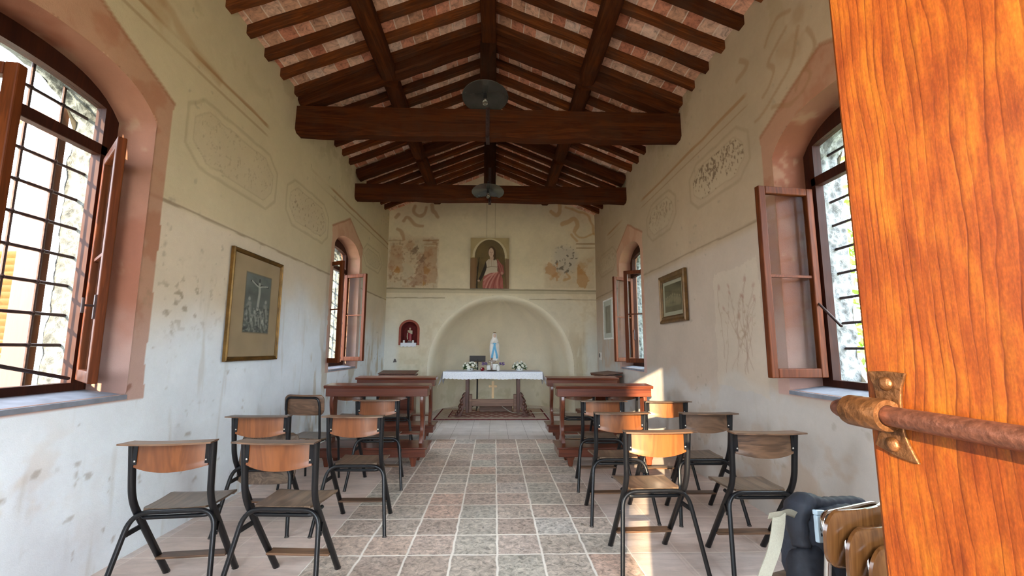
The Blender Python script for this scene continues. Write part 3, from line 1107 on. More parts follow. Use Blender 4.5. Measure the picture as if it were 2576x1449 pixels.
def paint_back(X, Z):
    p = Paint(X, Z, (222, 206, 176))
    n1 = fbm(X, Z, 0.9, 4, 211)
    n2 = fbm(X, Z, 3.2, 5, 223)
    n3 = fbm(X * 4, Z * .7, 3, 4, 231)
    p.over(sstep(2.5, 2.2, Z), (222, 210, 184), 1)
    p.over(sstep(1.5, .5, Z + (n1 - .5)), (222, 218, 198), .8)
    p.mul(1 + (n1 - .5) * .22 + (n2 - .5) * .16)
    n4 = fbm(X, Z, 9, 4, 281)
    p.mul(1 + (n4 - .5) * .14)
    p.over(sstep(.55, .7, n1 * .5 + n4 * .5), (196, 176, 140), .35)
    p.over(sstep(.54, .66, n2) * sstep(1.4, .6, Z), (188, 184, 152), .5)
    p.over(sstep(.5, .64, n3) * sstep(.9, 1.6, X) * sstep(2.0, 1.2, Z), (190, 170, 132), .5)
    p.over(sstep(1.86, 2.0, np.abs(X + .05)) * sstep(2.2, 1.2, Z), (222, 226, 222), .6)
    soft = fbm(X, Z, 5, 4, 241)
    # left fresco remains
    jit = (fbm(X, Z, 7, 3, 291) - .5) * .14
    fl_ = sstep(-2.28, -2.16, X) * sstep(-1.17, -1.25, X + jit * .3) * sstep(2.5, 2.56, Z) * sstep(3.66, 3.50, Z + jit)
    p.over(fl_, (186, 152, 116), .45)
    p.over(fl_ * sstep(.46, .62, soft), (164, 116, 80), .45)
    fine_ = fbm(X, Z, 22, 3, 261)
    p.over(fl_ * sstep(.55, .68, fine_), (128, 92, 64), .45)
    p.over(fl_ * sstep(.56, .66, fbm(X, Z, 16, 3, 271)), (206, 190, 164), .5)
    p.over(fl_ * sstep(.56, .64, n2), (196, 180, 152), .7)
    p.poly([(-1.50, 2.62), (-1.22, 2.62), (-1.22, 3.40), (-1.50, 3.40)], (170, 124, 88), .45, .03)
    p.poly([(-2.22, 2.9), (-1.92, 2.85), (-1.95, 3.42), (-2.2, 3.42)], (172, 126, 90), .4, .04)
    p.line([(-1.52, 3.53), (-1.21, 3.54)], .022, (150, 110, 76), .7, wob=.01)
    p.line([(-1.50, 3.45), (-1.21, 3.46)], .012, (150, 110, 76), .6, wob=.01)
    p.line([(-2.24, 3.53), (-1.95, 3.53)], .014, (150, 116, 80), .6, wob=.02)
    p.poly([(-1.78, 2.6), (-1.62, 2.95), (-1.60, 3.3), (-1.42, 3.0), (-1.46, 2.7), (-1.56, 2.55)], (150, 100, 74), .45, .12, 20)
    p.poly([(-1.78, 3.30), (-1.64, 3.45), (-1.6, 3.34), (-1.72, 3.22)], (96, 66, 46), .6, .04, 18)
    p.poly([(-1.6, 3.1), (-1.48, 3.26), (-1.46, 3.14), (-1.56, 3.02)], (100, 62, 46), .5, .04, 18)
    p.poly([(-2.1, 2.86), (-2.04, 2.98), (-1.98, 2.9), (-2.0, 2.82)], (176, 122, 52), .7, .03)
    p.poly([(-1.5, 2.82), (-1.48, 3.02), (-1.36, 2.9), (-1.42, 2.8)], (176, 130, 76), .7, .02)
    p.poly([(-1.5, 2.56), (-1.5, 2.68), (-1.44, 2.62)], (176, 130, 70), .7, .01)
    # ochre scrolls above it
    for pts, w in (([(-1.72, 4.28), (-1.74, 4.14), (-1.64, 4.06), (-1.52, 4.10), (-1.48, 4.24)], .05), ([(-1.95, 3.95), (-1.86, 4.02), (-1.7, 3.86), (-1.55, 3.84)], .055),
                   ([(-1.36, 4.3), (-1.34, 4.18), (-1.27, 4.12), (-1.24, 4.06)], .07), ([(-2.08, 3.78), (-1.98, 3.72), (-1.93, 3.56)], .05), ([(-2.12, 4.02), (-2.05, 4.1)], .05)):
        q = [tuple(v)[:2] for v in cat_rom([(a, b, 0) for a, b in pts], 6)]
        p.line(q, w * .8, (164, 108, 60), .55, soft=.025, wob=.03)
    # right fresco remains
    fr_ = sstep(.98, 1.08, X + jit * .4) * sstep(2.16, 2.04, X) * sstep(2.5, 2.56, Z) * sstep(3.2, 3.0, Z + jit * 2 - .1 * (X - 1.5))
    p.over(fr_, (190, 166, 132), .4)
    p.over(fr_ * sstep(.48, .62, soft), (186, 138, 82), .5)
    p.over(fr_ * sstep(.56, .66, fine_), (204, 188, 160), .5)
    grey = np.exp(-((X - 1.48) / .3) ** 2 - ((Z - 3.15) / .34) ** 2)
    p.over(sstep(.25, .7, grey), (196, 186, 170), .7)
    p.over(sstep(.62, .70, fbm(X, Z, 17, 3, 251)) * sstep(.3, .6, grey), (96, 84, 70), .8)
    p.poly([(1.72, 2.56), (1.74, 3.1), (1.9, 2.84), (1.98, 2.7), (1.86, 2.56)], (184, 128, 58), .6, .05)
    p.poly([(1.04, 2.9), (1.06, 3.08), (1.28, 3.05), (1.32, 2.72), (1.2, 2.76)], (190, 134, 78), .6, .08)
    p.line([(1.72, 3.49), (2.11, 3.50)], .022, (150, 112, 68), .8, wob=.008)
    p.line([(1.72, 3.40), (2.11, 3.41)], .012, (150, 112, 68), .7, wob=.008)
    for pts, w in (([(1.18, 4.2), (1.3, 4.12), (1.38, 4.2), (1.36, 4.34)], .075), ([(1.42, 3.92), (1.56, 3.98), (1.68, 4.04), (1.76, 3.9), (1.68, 3.78)], .09),
                   ([(1.7, 3.72), (1.8, 3.64), (1.95, 3.66), (2.08, 3.72)], .02), ([(1.62, 3.7), (1.72, 3.56)], .04), ([(1.5, 4.3), (1.75, 4.22), (1.95, 4.14), (2.06, 3.95), (2.1, 3.7)], .035),
                   ([(1.5, 2.85), (1.56, 2.75), (1.44, 2.72)], .03)):
        q = [tuple(v)[:2] for v in cat_rom([(a, b, 0) for a, b in pts], 6)]
        p.line(q, w * .8, (190, 134, 64), .55, soft=.025, wob=.03)
    # ledge lines and plumb lines
    p.line([(-2.3, 2.505), (2.2, 2.485)], .016, (128, 116, 90), .85, soft=.014, wob=.008)
    p.over((Z < 2.49) * (Z > 2.42) * 1.0, (170, 156, 128), .5)
    p.line([(-2.3, 2.315), (-1.05, 2.315)], .010, (140, 118, 84), .7, wob=.01)
    p.line([(.72, 2.30), (2.2, 2.295)], .010, (140, 118, 84), .7, wob=.01)
    for x in (-.19, -.01):
        p.line([(x, 3.62), (x, 4.8)], .006, (150, 132, 98), .6)
    # pale apse arch edge: light on the rounding painted into the colour
    da, _, _ = seg_near(X, Z, AP_POLY, False)
    p.over((1 - sstep(.0, .08, da)) * (Z > .6), (228, 218, 194), .35)
    return p.c


def back_wall():
    xa = np.linspace(XL, XR, 350)
    ta = np.linspace(0, 1, 400)
    A, T_ = np.meshgrid(xa, ta)
    top = RIDGE_Z - SLOPE * np.abs(A - RIDGE_X) + .10
    Bf = T_ * 5.06
    keep_top = (Bf[:-1, :-1] < np.minimum(top[:-1, :-1], top[:-1, 1:]))
    B = np.minimum(Bf, top)
    A2, B2, keep = cut_holes(A, B, [AP_POLY, NI_POLY])
    keep &= keep_top
    cols = paint_back(A2, B2)
    rel = (fbm(A2, B2, 1.1, 3, 305) - .5) * .014 + (fbm(A2, B2, 7, 3, 308) - .5) * .004
    d, _, _ = seg_near(A2, B2, AP_POLY)
    d2, _, _ = seg_near(A2, B2, NI_POLY, True)
    Yc = YB + rel * sstep(0, .12, np.minimum(d, d2))
    P = np.stack([A2, Yc, B2], -1)
    o = struct(grid_mesh('wall_back', P, keep, cols, M['plaster']))
    # apse: half cylinder with a half dome
    th = np.concatenate([np.linspace(0, .22, 30)[:-1], np.linspace(.22, math.pi / 2, 80)])
    yd = AP_R0 * AP_K * np.sin(th)
    rho = AP_R0 * np.cos(th)
    fil = np.clip(1 - yd / AP_FIL, 0, 1)
    rho = rho + (AP_R - AP_R0) * (1 - np.sqrt(1 - fil ** 2))
    jz = np.linspace(0, AP_Z, 60)[:-1]
    an = np.linspace(0, math.pi, 150)
    ux = np.concatenate([-np.ones(59), -np.cos(an), np.ones(59)])
    uz = np.concatenate([np.zeros(59), np.sin(an), np.zeros(59)])
    bz = np.concatenate([jz, np.full(150, AP_Z), jz[::-1]])
    Xa = AP_X + rho[:, None] * ux[None, :]
    Za = bz[None, :] + rho[:, None] * uz[None, :]
    Ya = YB + np.broadcast_to(yd[:, None], Xa.shape)
    PH = np.arctan2(Ya - YB, Xa - AP_X)
    p = Paint(PH * 1.4, Za, (230, 216, 190))
    n1 = fbm(PH * 1.4, Za, 1.1, 4, 401)
    n2 = fbm(PH * 1.4, Za, 4, 5, 411)
    p.over(sstep(1.5, .6, Za + (n1 - .5) * .8), (232, 228, 208), .8)
    p.mul(1 + (n1 - .5) * .2 + (n2 - .5) * .14)
    p.over(sstep(.55, .68, n2) * sstep(.9, .2, Za), (196, 190, 158), .5)
    p.over((1 - sstep(.02, .14, yd))[:, None] * (Za > .6), (232, 224, 200), .35)  # same lit rounding painted on the apse side of the edge
    ap = grid_mesh('wall_apse', np.stack([Xa, Ya, Za], -1), np.ones((Xa.shape[0] - 1, Xa.shape[1] - 1), bool), p.c, M['plaster'])
    struct(ap)
    # red niche interior
    b = MB()
    rings = []
    for y, k in ((YB - .002, 1.0), (YB + .12, 1.0), (YB + .19, .86), (YB + .21, .5)):
        rings.append([(NI_C + (px - NI_C) * k, y, NI_Z0 + (pz - NI_Z0) * (k if pz > NI_Z0 else 1)) for px, pz in NI_POLY])
    n = len(NI_POLY)
    for r0, r1 in zip(rings[:-1], rings[1:]):
        b.add(r0 + r1, [(i, (i + 1) % n, n + (i + 1) % n, n + i) for i in range(n)])
    b.add(rings[-1], [tuple(range(n))])
    ring_o = [(NI_A - .045, NI_Z0 - .005), (NI_B + .045, NI_Z0 - .005)] + [(NI_C + (NI_R + .045) * math.cos(math.pi * k / 24), NI_SP + (NI_R + .045) * .95 * math.sin(math.pi * k / 24)) for k in range(25)]
    rb = MB()
    v = [(x, YB - .016, z) for x, z in ring_o] + [(x, YB - .016, z) for x, z in NI_POLY] + [(x, YB + .01, z) for x, z in ring_o] + [(x, YB + .004, z) for x, z in NI_POLY]
    fs = []
    for i in range(1, n):
        j = (i + 1) % n
        fs += [(i, j, n + j, n + i), (2 * n + i, 2 * n + j, j, i), (n + i, n + j, 3 * n + j, 3 * n + i)]
    rb.add(v, fs)
    rb.build('red_niche_border', m_plain('brick_red_plaster', lin(158, 84, 68), .9, var=.12, scale=20, bump=.2), o, True)
    b.build('red_niche_lining', m_plain('dark_red_plaster', lin(112, 34, 30), .85, var=.18, scale=14, bump=.2), o, True)
    return o


wall_back = back_wall()

# front wall (behind the camera) with its doorway
b = MB()
DX0, DX1, DZ = -0.52, 0.50, 2.50
cols_ = [(XL - WALL_T, ADDED_FRONT_WIN[0][1]), (ADDED_FRONT_WIN[0][2], DX0), (DX1, ADDED_FRONT_WIN[1][1]), (ADDED_FRONT_WIN[1][2], XR + WALL_T)]
for xa_, xb_ in cols_:
    b.box(xa_, xb_, YF - .32, YF, -.3, 4.3)
for n_, xa_, xb_ in ADDED_FRONT_WIN:
    b.box(xa_, xb_, YF - .32, YF, -.3, 1.0)
    b.box(xa_, xb_, YF - .32, YF, 3.2, 4.3)
b.box(DX0, DX1, YF - .32, YF, DZ, 4.3)
b.prism([(XL - WALL_T, 4.3), (XR + WALL_T, 4.3), (RIDGE_X, 5.3)], YF - .32, YF, axis=1)
struct(b.build('wall_front', M['outer']))
for n_, xa_, xb_ in ADDED_FRONT_WIN:  # frames and panes of the added fill-light openings
    root = bpy.data.objects.new(n_, None)
    COL.objects.link(root)
    root['kind'] = 'structure'
    b = MB()
    for p_, q_ in (((xa_, 1.0), (xa_ + .06, 3.2)), ((xb_ - .06, 1.0), (xb_, 3.2)), ((xa_, 1.0), (xb_, 1.06)), ((xa_, 3.14), (xb_, 3.2)), (((xa_ + xb_) / 2 - .025, 1.0), ((xa_ + xb_) / 2 + .025, 3.2))):
        b.box(p_[0], q_[0], YF - .22, YF - .16, p_[1], q_[1])
    b.build('frame', M['frame_wood'], root)
    b = MB()
    b.box(xa_ + .05, xb_ - .05, YF - .192, YF - .188, 1.05, 3.15)
    b.build('pane', M['glass'], root)

# floor
b = MB()
b.add([(XL - .02, YF - .3, 0), (XR + .02, YF - .3, 0), (XR + .02, 10.1, 0), (XL - .02, 10.1, 0)], [(0, 1, 2, 3)])
struct(b.build('floor', M['floor']))

# ceiling: terracotta tiles on the rafters, two slopes, with a roof thickness above
b = MB()
TH = 0.088
y0, y1 = YF - .35, 10.3
for s_, xe in ((-1, XL - .60), (1, XR + .60)):
    ze = roof_z(xe) + TH
    zt = RIDGE_Z + TH
    b.hexa([(RIDGE_X, y0, zt), (xe, y0, ze), (xe, y0, ze + .14), (RIDGE_X, y0, zt + .14)], [(RIDGE_X, y1, zt), (xe, y1, ze), (xe, y1, ze + .14), (RIDGE_X, y1, zt + .14)])
struct(b.build('ceiling', M['ceiling']))
# closing wall behind the apse so no light leaks in
b = MB()
b.box(XL - WALL_T, XR + WALL_T, 10.15, 10.3, -.3, 5.2)
struct(b.build('wall_rear', M['outer']))

# ------------------------------------------------------------------ roof timbers
ORD = ['first', 'second', 'third', 'fourth', 'fifth', 'sixth', 'seventh', 'eighth', 'ninth', 'tenth', 'eleventh', 'twelfth', 'thirteenth', 'fourteenth', 'fifteenth', 'sixteenth', 'seventeenth', 'eighteenth', 'nineteenth', 'twentieth']


def rough_bar(p, q, w, h, seg=14, amp=.006, seed=0, top_up=True, chamfer=.012):
    """hand-hewn timber from p to q (centre of its TOP face), slightly uneven"""
    p, q = Vector(p), Vector(q)
    t = (q - p).normalized()
    side = t.cross(Vector((0, 0, 1)))
    if side.length < 1e-3:
        side = Vector((1, 0, 0))
    side.normalize()
    up = side.cross(t).normalized()
    r = random.Random(seed)
    mb = MB()
    c = chamfer
    prof = [(-w / 2 + c, -h), (w / 2 - c, -h), (w / 2, -h + c), (w / 2, 0), (-w / 2, 0), (-w / 2, -h + c)]
    rings = []
    oa, ob = 0, 0
    for i in range(seg + 1):
        oa = oa * .7 + r.uniform(-amp, amp)
        ob = ob * .7 + r.uniform(-amp, amp)
        k = 1 + r.uniform(-.03, .03)
        base = p + (q - p) * (i / seg)
        rings.append([base + side * (a * k + oa) + up * (b_ * (1 if b_ == 0 else k) + (ob if b_ != 0 else 0)) for a, b_ in prof])
    n = len(prof)
    vs_ = [v for rg in rings for v in rg]
    fs = [(i * n + j, i * n + (j + 1) % n, (i + 1) * n + (j + 1) % n, (i + 1) * n + j) for i in range(seg) for j in range(n)]
    fs += [tuple(range(n))[::-1], tuple(range(seg * n, seg * n + n))]
    mb.add(vs_, fs)
    return mb


RAFT_Y = [2.66 + 0.295 * k for k in range(20)]
TRUSS = [(4.47, 3.66, 3.975, .19), (6.48, 3.635, 3.885, .18)]
for sname, sx in (('left', -1), ('right', 1)):
    nfront, nmid, nback = 0, 0, 0
    for k, y in enumerate(RAFT_Y):
        if any(abs(y - (ty + .09)) < .10 for ty, *_ in TRUSS):
            y += .12 if y > 5 else -.13
        xe = (XL - .04) if sx < 0 else (XR + .04)
        x0 = RIDGE_X + sx * .07
        w = .074 + .016 * rnd.random()
        lo_, hi_ = Vector((xe, y, roof_z(xe) + TH - .002)), Vector((x0, y, roof_z(x0) + TH - .002))
        L_ = (hi_ - lo_).length
        mb = rough_bar((0, 0, 0), (L_, 0, 0), w, .078, 16, .004, seed=k * 7 + sx, chamfer=.005)
        a_ = math.atan(SLOPE)
        o = mb.build('rafter', M['rafter'], None, loc=lo_ if sx < 0 else hi_, rot=(0, -a_ if sx < 0 else a_, 0))
        if y < TRUSS[0][0] + .1:
            lab = 'rough dark rafter on the %s roof slope, %s from the near truss towards the door' % (sname, ORD[sum(1 for q in RAFT_Y if y < q < TRUSS[0][0])])
        elif y < TRUSS[1][0] + .1:
            lab = 'rough dark rafter on the %s roof slope, %s beyond the near roof truss' % (sname, ORD[nmid])
            nmid += 1
        else:
            lab = 'rough dark rafter on the %s roof slope, %s beyond the far roof truss' % (sname, ORD[nback])
            nback += 1
        tag(o, lab, 'rafter', 'rafters under the terracotta roof tiles')

# purlins, in three bays on each slope, and the ridge beam
for sname, px in (('left', -1.25), ('right', 1.05)):
    for (ya, yb, where) in ((YF - .1, TRUSS[0][0] + .04, 'in the bay nearest the door'), (TRUSS[0][0] + .14, TRUSS[1][0] + .04, 'between the two trusses'), (TRUSS[1][0] + .14, YB + .1, 'between far truss and altar wall')):
        zt = roof_z(px) - .004
        mb = rough_bar((px, ya, zt), (px, yb, zt), .17, .15, 12, .005, seed=int(px * 100 + ya * 10), chamfer=.03)
        tag(mb.build('purlin', M['beam_y'], smooth=True, angle=50), 'thick dark purlin under the %s roof slope, %s' % (sname, where), 'roof beam', 'purlins of the roof')
mb = rough_bar((RIDGE_X, YF - .1, RIDGE_Z + TH - .01), (RIDGE_X, YB + .1, RIDGE_Z + TH - .01), .17, .22, 20, .004, seed=5)
tag(mb.build('ridge_beam', M['beam_y']), 'long dark ridge beam along the top of the roof', 'roof beam')

for ti, (ty, zb, zt, w) in enumerate(TRUSS):
    t = thing('roof_truss', ['nearer and larger looking dark timber roof truss with a grey lamp above its beam', 'farther dark timber roof truss before the altar wall'][ti], 'roof truss', (0, ty + w / 2, 0), 0, 'roof trusses')
    mb = rough_bar((XL - .10, 0, zt), (XR + .10, 0, zt), w, zt - zb, 26, .004, seed=40 + ti, chamfer=.035)
    mb.build('tie_beam', M['beam'], t)
    for sx, xe in ((-1, XL - .02), (1, XR + .02)):
        x1 = RIDGE_X + sx * .07
        za = max(roof_z(xe) + .02, zt + .01)
        lo_, hi_ = Vector((xe, 0, roof_z(xe) + .055)), Vector((x1, 0, roof_z(x1) + .055))
        mb = rough_bar((0, 0, 0), ((hi_ - lo_).length, 0, 0), w * .92, .150, 18, .004, seed=50 + ti * 3 + sx, chamfer=.02)
        mb.build('principal_rafter', M['beam'], t, loc=lo_ if sx < 0 else hi_, rot=(0, -math.atan(SLOPE) if sx < 0 else math.atan(SLOPE), 0))
    mb = MB()
    mb.box(RIDGE_X - .095, RIDGE_X + .095, -.085, .085, zt + .02, RIDGE_Z + .05)
    mb.build('king_post', M['beam_z'], t, bevel=.01)
    mb = MB()
    for yy in (-w / 2 - .006, w / 2 + .001):
        mb.box(RIDGE_X - .022, RIDGE_X + .022, yy, yy + .005, zb - .006, zt + .30)
    mb.box(RIDGE_X - .022, RIDGE_X + .022, -w / 2 - .006, w / 2 + .006, zb - .010, zb - .004)
    mb.box(RIDGE_X - .012, RIDGE_X + .012, -w / 2 - .02, -w / 2 - .004, zb - .035, zb + .02)
    mb.build('iron_strap', M['iron'], t)


# hanging lamps
def lamp(loc, label, s=1.0, first=None):
    t = thing('ceiling_lamp', label, 'lamp', loc, 0, 'grey enamel lamps on the trusses')
    tilt = thing_tilt = math.radians(-9)
    b = MB()
    b.lathe([(.018, .050), (.05, .046), (.12, .030), (.20, .010), (.252 * s, -.006), (.254 * s, -.010), (.250 * s, -.012), (.20, .002), (.12, .020), (.05, .036), (.018, .040)], 48)
    b.build('shade', M['enamel'], t, True, rot=(tilt, 0, 0))
    b = MB()
    b.lathe([(.020, .10), (.022, .05), (.024, -.02), (.021, -.032)], 16)
    b.build('bulb_holder', M['black'], t, True, rot=(tilt, 0, 0))
    b = MB()
    b.lathe([(.012, -.028), (.014, -.043), (.024, -.063), (.028, -.083), (.024, -.103), (.012, -.116), (.001, -.119)], 18)
    m = NT('clear_bulb_glass')
    g = m.n('ShaderNodeBsdfGlass')
    g.inputs['Roughness'].default_value = .05
    g.inputs['Color'].default_value = (.95, .93, .88, 1)
    m.link(g.outputs[0], m.out.inputs['Surface'])
    b.build('bulb', m.mat, t, True, rot=(tilt, 0, 0))
    b = MB()
    b.tube([(0, 0, .09), (0, .02, .16), (0, .09, .20), (0, .17, .20)], .009, n=8)
    b.build('bracket_arm', M['black'], t, True)
    return t


lamp((-.125, 4.29, 4.015), 'large looking grey dish lamp with a clear bulb, before the near truss')
lamp((-.125, 6.31, 3.715), 'smaller looking grey dish lamp with a clear bulb, before the far truss')


# ------------------------------------------------------------------ windows
def casement(parent, hinge, free, z0, z1, handle=False, stay=None):
    """hinged glazed sash, drawn in place: hinge and free are (x, y) of its two stiles"""
    h, f = Vector((hinge[0], hinge[1], 0)), Vector((free[0], free[1], 0))
    d = (f - h)
    L = d.length
    d.normalize()
    ang = math.atan2(d.y, d.x)
    sw, st = .055, .042
    b = MB()
    b.box(0, sw, -st / 2, st / 2, z0, z1)
    b.box(L - sw, L, -st / 2, st / 2, z0, z1)
    b.box(sw, L - sw, -st / 2, st / 2, z0, z0 + sw + .01)
    b.box(sw, L - sw, -st / 2, st / 2, z1 - sw, z1)
    o = b.build('casement', M['win_wood'], parent, bevel=.006, loc=(h.x, h.y, 0), rot=(0, 0, ang))
    b = MB()
    zm = z0 + (z1 - z0) * .52
    b.box(sw, L - sw, -.010, .010, zm - .009, zm + .009)
    b.build('glazing_bar', M['win_wood_h'], o)
    b = MB()
    b.box(sw - .004, L - sw + .004, -.002, .002, z0 + sw, z1 - sw)
    b.build('pane', M['glass'], o)
    if handle:
        b = MB()
        zc = z0 + (z1 - z0) * .30
        b.tube([(L - .02, -.02, zc), (L - .01, -.075, zc)], .006, n=8)
        b.tube([(L - .01, -.072, zc - .04), (L - .01, -.072, zc + .04)], .007, n=8)
        b.box(L - .035, L - .008, -.030, -.02, zc - .07, zc + .06)
        b.build('handle', M['iron'], o, True)
    return o


def make_window(name, side, a, b_, sashes, shutter):
    xw = XL if side < 0 else XR
    root = bpy.data.objects.new(name, None)
    COL.objects.link(root)
    root['kind'] = 'structure'
    out = win_outline(a, b_)
    n = len(out)
    fd = .245 if a < 4 else .195
    XF0, XF1 = xw + side * fd, xw + side * (fd + .06)
    # plaster reveal
    rows = []
    xs = np.linspace(xw, xw + side * .30, 24)
    dense = []
    for i in range(n):
        p0, p1 = out[i], out[(i + 1) % n]
        m_ = max(1, int(math.hypot(p1[0] - p0[0], p1[1] - p0[1]) / .02))
        for k in range(m_):
            dense.append((p0[0] + (p1[0] - p0[0]) * k / m_, p0[1] + (p1[1] - p0[1]) * k / m_))
    dense.append(dense[0])
    D = np.array(dense)
    cy, cz = (a + b_) / 2, 1.9
    P = np.zeros((len(xs), len(D), 3))
    for i, x in enumerate(xs):
        t = i / (len(xs) - 1)
        P[i, :, 0] = x
        P[i, :, 1] = D[:, 0]
        P[i, :, 2] = D[:, 1]
    s_along = np.concatenate([[0], np.cumsum(np.hypot(np.diff(D[:, 0]), np.diff(D[:, 1])))])
    S, Tt = np.meshgrid(s_along, xs)
    p = Paint(S, Tt * 1.0, (134, 92, 74) if a < 4 else (168, 126, 106))
    n1, n2 = fbm(S, Tt, 2.0, 4, 7 + int(a * 10)), fbm(S, Tt, 6, 4, 17 + int(a * 10))
    p.over(sstep(.48, .62, n1), (118, 66, 46), .6 if a < 4 else .2)
    zz = P[:, :, 2]
    p.over(sstep(1.7, 1.2, zz + (n1 - .5) * .6), (150, 120, 110), .9)
    p.mul(1 + (n2 - .5) * .2)
    p.over(sstep(.66, .74, n2), (150, 120, 96), .5)
    grid_mesh('plaster_reveal', P, np.ones((len(xs) - 1, len(D) - 1), bool), p.c, M['plaster'], parent=root)
    # rough stone outer reveal, a little narrower at random
    xs = np.linspace(xw + side * .30, xw + side * (WALL_T + .005), 14)
    P = np.zeros((len(xs), len(D), 3))
    for i, x in enumerate(xs):
        P[i, :, 0] = x
        t = i / (len(xs) - 1)
        wob = (fbm(s_along * 1.0, np.full(len(s_along), x * 3), 9, 4, 77) - .35) * .05 * min(1, t * 6)
        P[i, :, 1] = D[:, 0] + (cy - D[:, 0]) * wob / .54
        P[i, :, 2] = D[:, 1] + (cz - D[:, 1]) * wob / .95
    P[:, -1] = P[:, 0]
    grid_mesh('stone_reveal', P, np.ones((len(xs) - 1, len(D) - 1), bool), None, M['rough_stone'] if side < 0 else M['shade_side_stone'], parent=root)
    # wooden frame ring
    mb = MB()
    inn = win_outline(a, b_, .062, SILL_Z)
    inn[0], inn[1] = (a + .062, 1.06), (b_ - .062, 1.06)
    # arched head board is deeper
    cy_, hw_ = (a + b_) / 2, (b_ - a) / 2 - .095
    inn = inn[:2] + [(cy_ + hw_ * (1 - 2 * k / (n - 3)), 2.785 + .04 * (1 - (1 - 2 * k / (n - 3)) ** 2)) for k in range(n - 2)]
    inn[0], inn[1] = (a + .095, 1.06), (b_ - .095, 1.06)
    xa, xb = XF0, XF1
    v = [(xa, y, z) for y, z in out] + [(xb, y, z) for y, z in out] + [(xa, y, z) for y, z in inn] + [(xb, y, z) for y, z in inn]
    fs = []
    for i in range(n):
        j = (i + 1) % n
        fs += [(i, j, 2 * n + j, 2 * n + i), (n + i, 3 * n + i, 3 * n + j, n + j), (2 * n + i, 2 * n + j, 3 * n + j, 3 * n + i), (i, n + i, n + j, j)]
    mb.add(v, fs)
    mb.build('frame', M['frame_wood'], root)
    mb = MB()
    mb.box(min(xa, xb), max(xa, xb), a + .05, b_ - .05, 2.475, 2.545)
    mb.build('transom', M['frame_wood'], root, bevel=.006)
    mb = MB()
    xg = (xa + xb) / 2
    top = [q for q in inn[2:]]
    mb.prism([(inn[1][0], 2.54)] + top + [(inn[0][0], 2.54)], xg - .002, xg + .002, axis=0)
    mb.build('fanlight_pane', M['glass'], root)
    # stone sill, sloping into the room
    mb = MB()
    mb.hexa([(xw - side * .012, a + .005, SILL_Z - .03), (xw - side * .012, b_ - .005, SILL_Z - .03), (xw - side * .012, b_ - .005, SILL_Z - .004), (xw - side * .012, a + .005, SILL_Z - .004)],
            [(xw + side * .26, a + .005, SILL_Z - .03), (xw + side * .26, b_ - .005, SILL_Z - .03), (xw + side * .26, b_ - .005, SILL_Z + .03), (xw + side * .26, a + .005, SILL_Z + .03)])
    mb.build('sill', M['stone_sill'], root)
    # iron grille in the outer reveal
    mb = MB()
    xi = xw + side * .43
    for k in range(9):
        z = 1.28 + .184 * k
        mb.tube([(xi, a - .02, z), (xi, b_ + .02, z)], .010, n=8)
    m_ = int(round((b_ - a) / .175))
    for k in range(1, m_):
        y = a + (b_ - a) * k / m_
        mb.tube([(xi, y, SILL_Z - .02), (xi, y, 2.92)], .009, n=8)
        for j in range(9):
            mb.ball((xi, y, 1.28 + .184 * j), .016, n=8, m=6)
    mb.build('iron_grille', M['iron'], root, True)
    for h, f, hd in sashes:
        casement(root, h, f, 1.075, 2.455, hd)
    # casement stay rod
    if side < 0:
        mb = MB()
        mb.tube([(xw - .20, b_ - .16, 1.09), (xw - .02, b_ - .75, 1.20)], .010, n=8)
        mb.build('stay_rod', M['iron'], root, True)
    else:
        mb = MB()
        mb.tube([(xw + .21, b_ - .05, 1.62), (xw + .10, b_ - .38, 1.42)], .008, n=8)
        mb.build('stay_rod', M['iron'], root, True)
    if shutter:
        xo = xw + side * (WALL_T + .02)
        L = (b_ - a) / 2
        d = Vector((side * 1.0, .10, 0)).normalized()
        mb = MB()
        ang = math.atan2(d.y, d.x)
        for (u0, u1) in ((0, .16), (L - .10, L)):
            mb.box(u0, u1, -.022, .022, 1.0, 2.80)
        k = 0
        z = 1.10
        while z < 1.84:
            mb.hexa([(.075, -.018, z), (L - .075, -.018, z), (L - .075, -.012, z + .006), (.075, -.012, z + .006)], [(.075, .012, z + .035), (L - .075, .012, z + .035), (L - .075, .018, z + .041), (.075, .018, z + .041)])
            z += .042
        for z in (1.0, 1.86, 2.72):
            mb.box(.075, L - .075, -.020, .020, z, z + .08)
        st_ = MB()
        st_.box(0, .16, -.026, .026, .99, 2.82)
        so = mb.build('shutter', M['shutter'], root, loc=(xo, b_ - .055, 0), rot=(0, 0, ang))
        st_.build('stile', M['shutter_shaded'], so)
    return root


make_window('window_1', -1, 1.60, 2.68, [((-2.475, 2.615), (-2.123, 2.314), True), ((-2.475, 1.665), (-2.005, 1.70), False)], True)
make_window('window_2', -1, 5.80, 6.90, [((-2.435, 6.81), (-2.046, 6.64), False), ((-2.435, 5.88), (-2.06, 5.65), False)], True)
make_window('window_3', 1, 1.93, 3.00, [((2.345, 2.935), (1.90, 2.88), False), ((2.345, 1.995), (1.90, 1.88), False)], False)
make_window('window_4', 1, 5.95, 7.00, [((2.305, 6.915), (1.925, 6.70), False), ((2.305, 6.045), (1.955, 6.235), False)], False)

# ------------------------------------------------------------------ door leaf at the right edge
DOORX = 0.489
door = bpy.data.objects.new('door_1', None)
COL.objects.link(door)
door['kind'] = 'structure'
door.location = (DOORX, 0, 0)
b = MB()
b.box(0, .055, YF - .02, .548, .015, 2.42)
b.build('door_leaf', M['door'], door, bevel=.006)
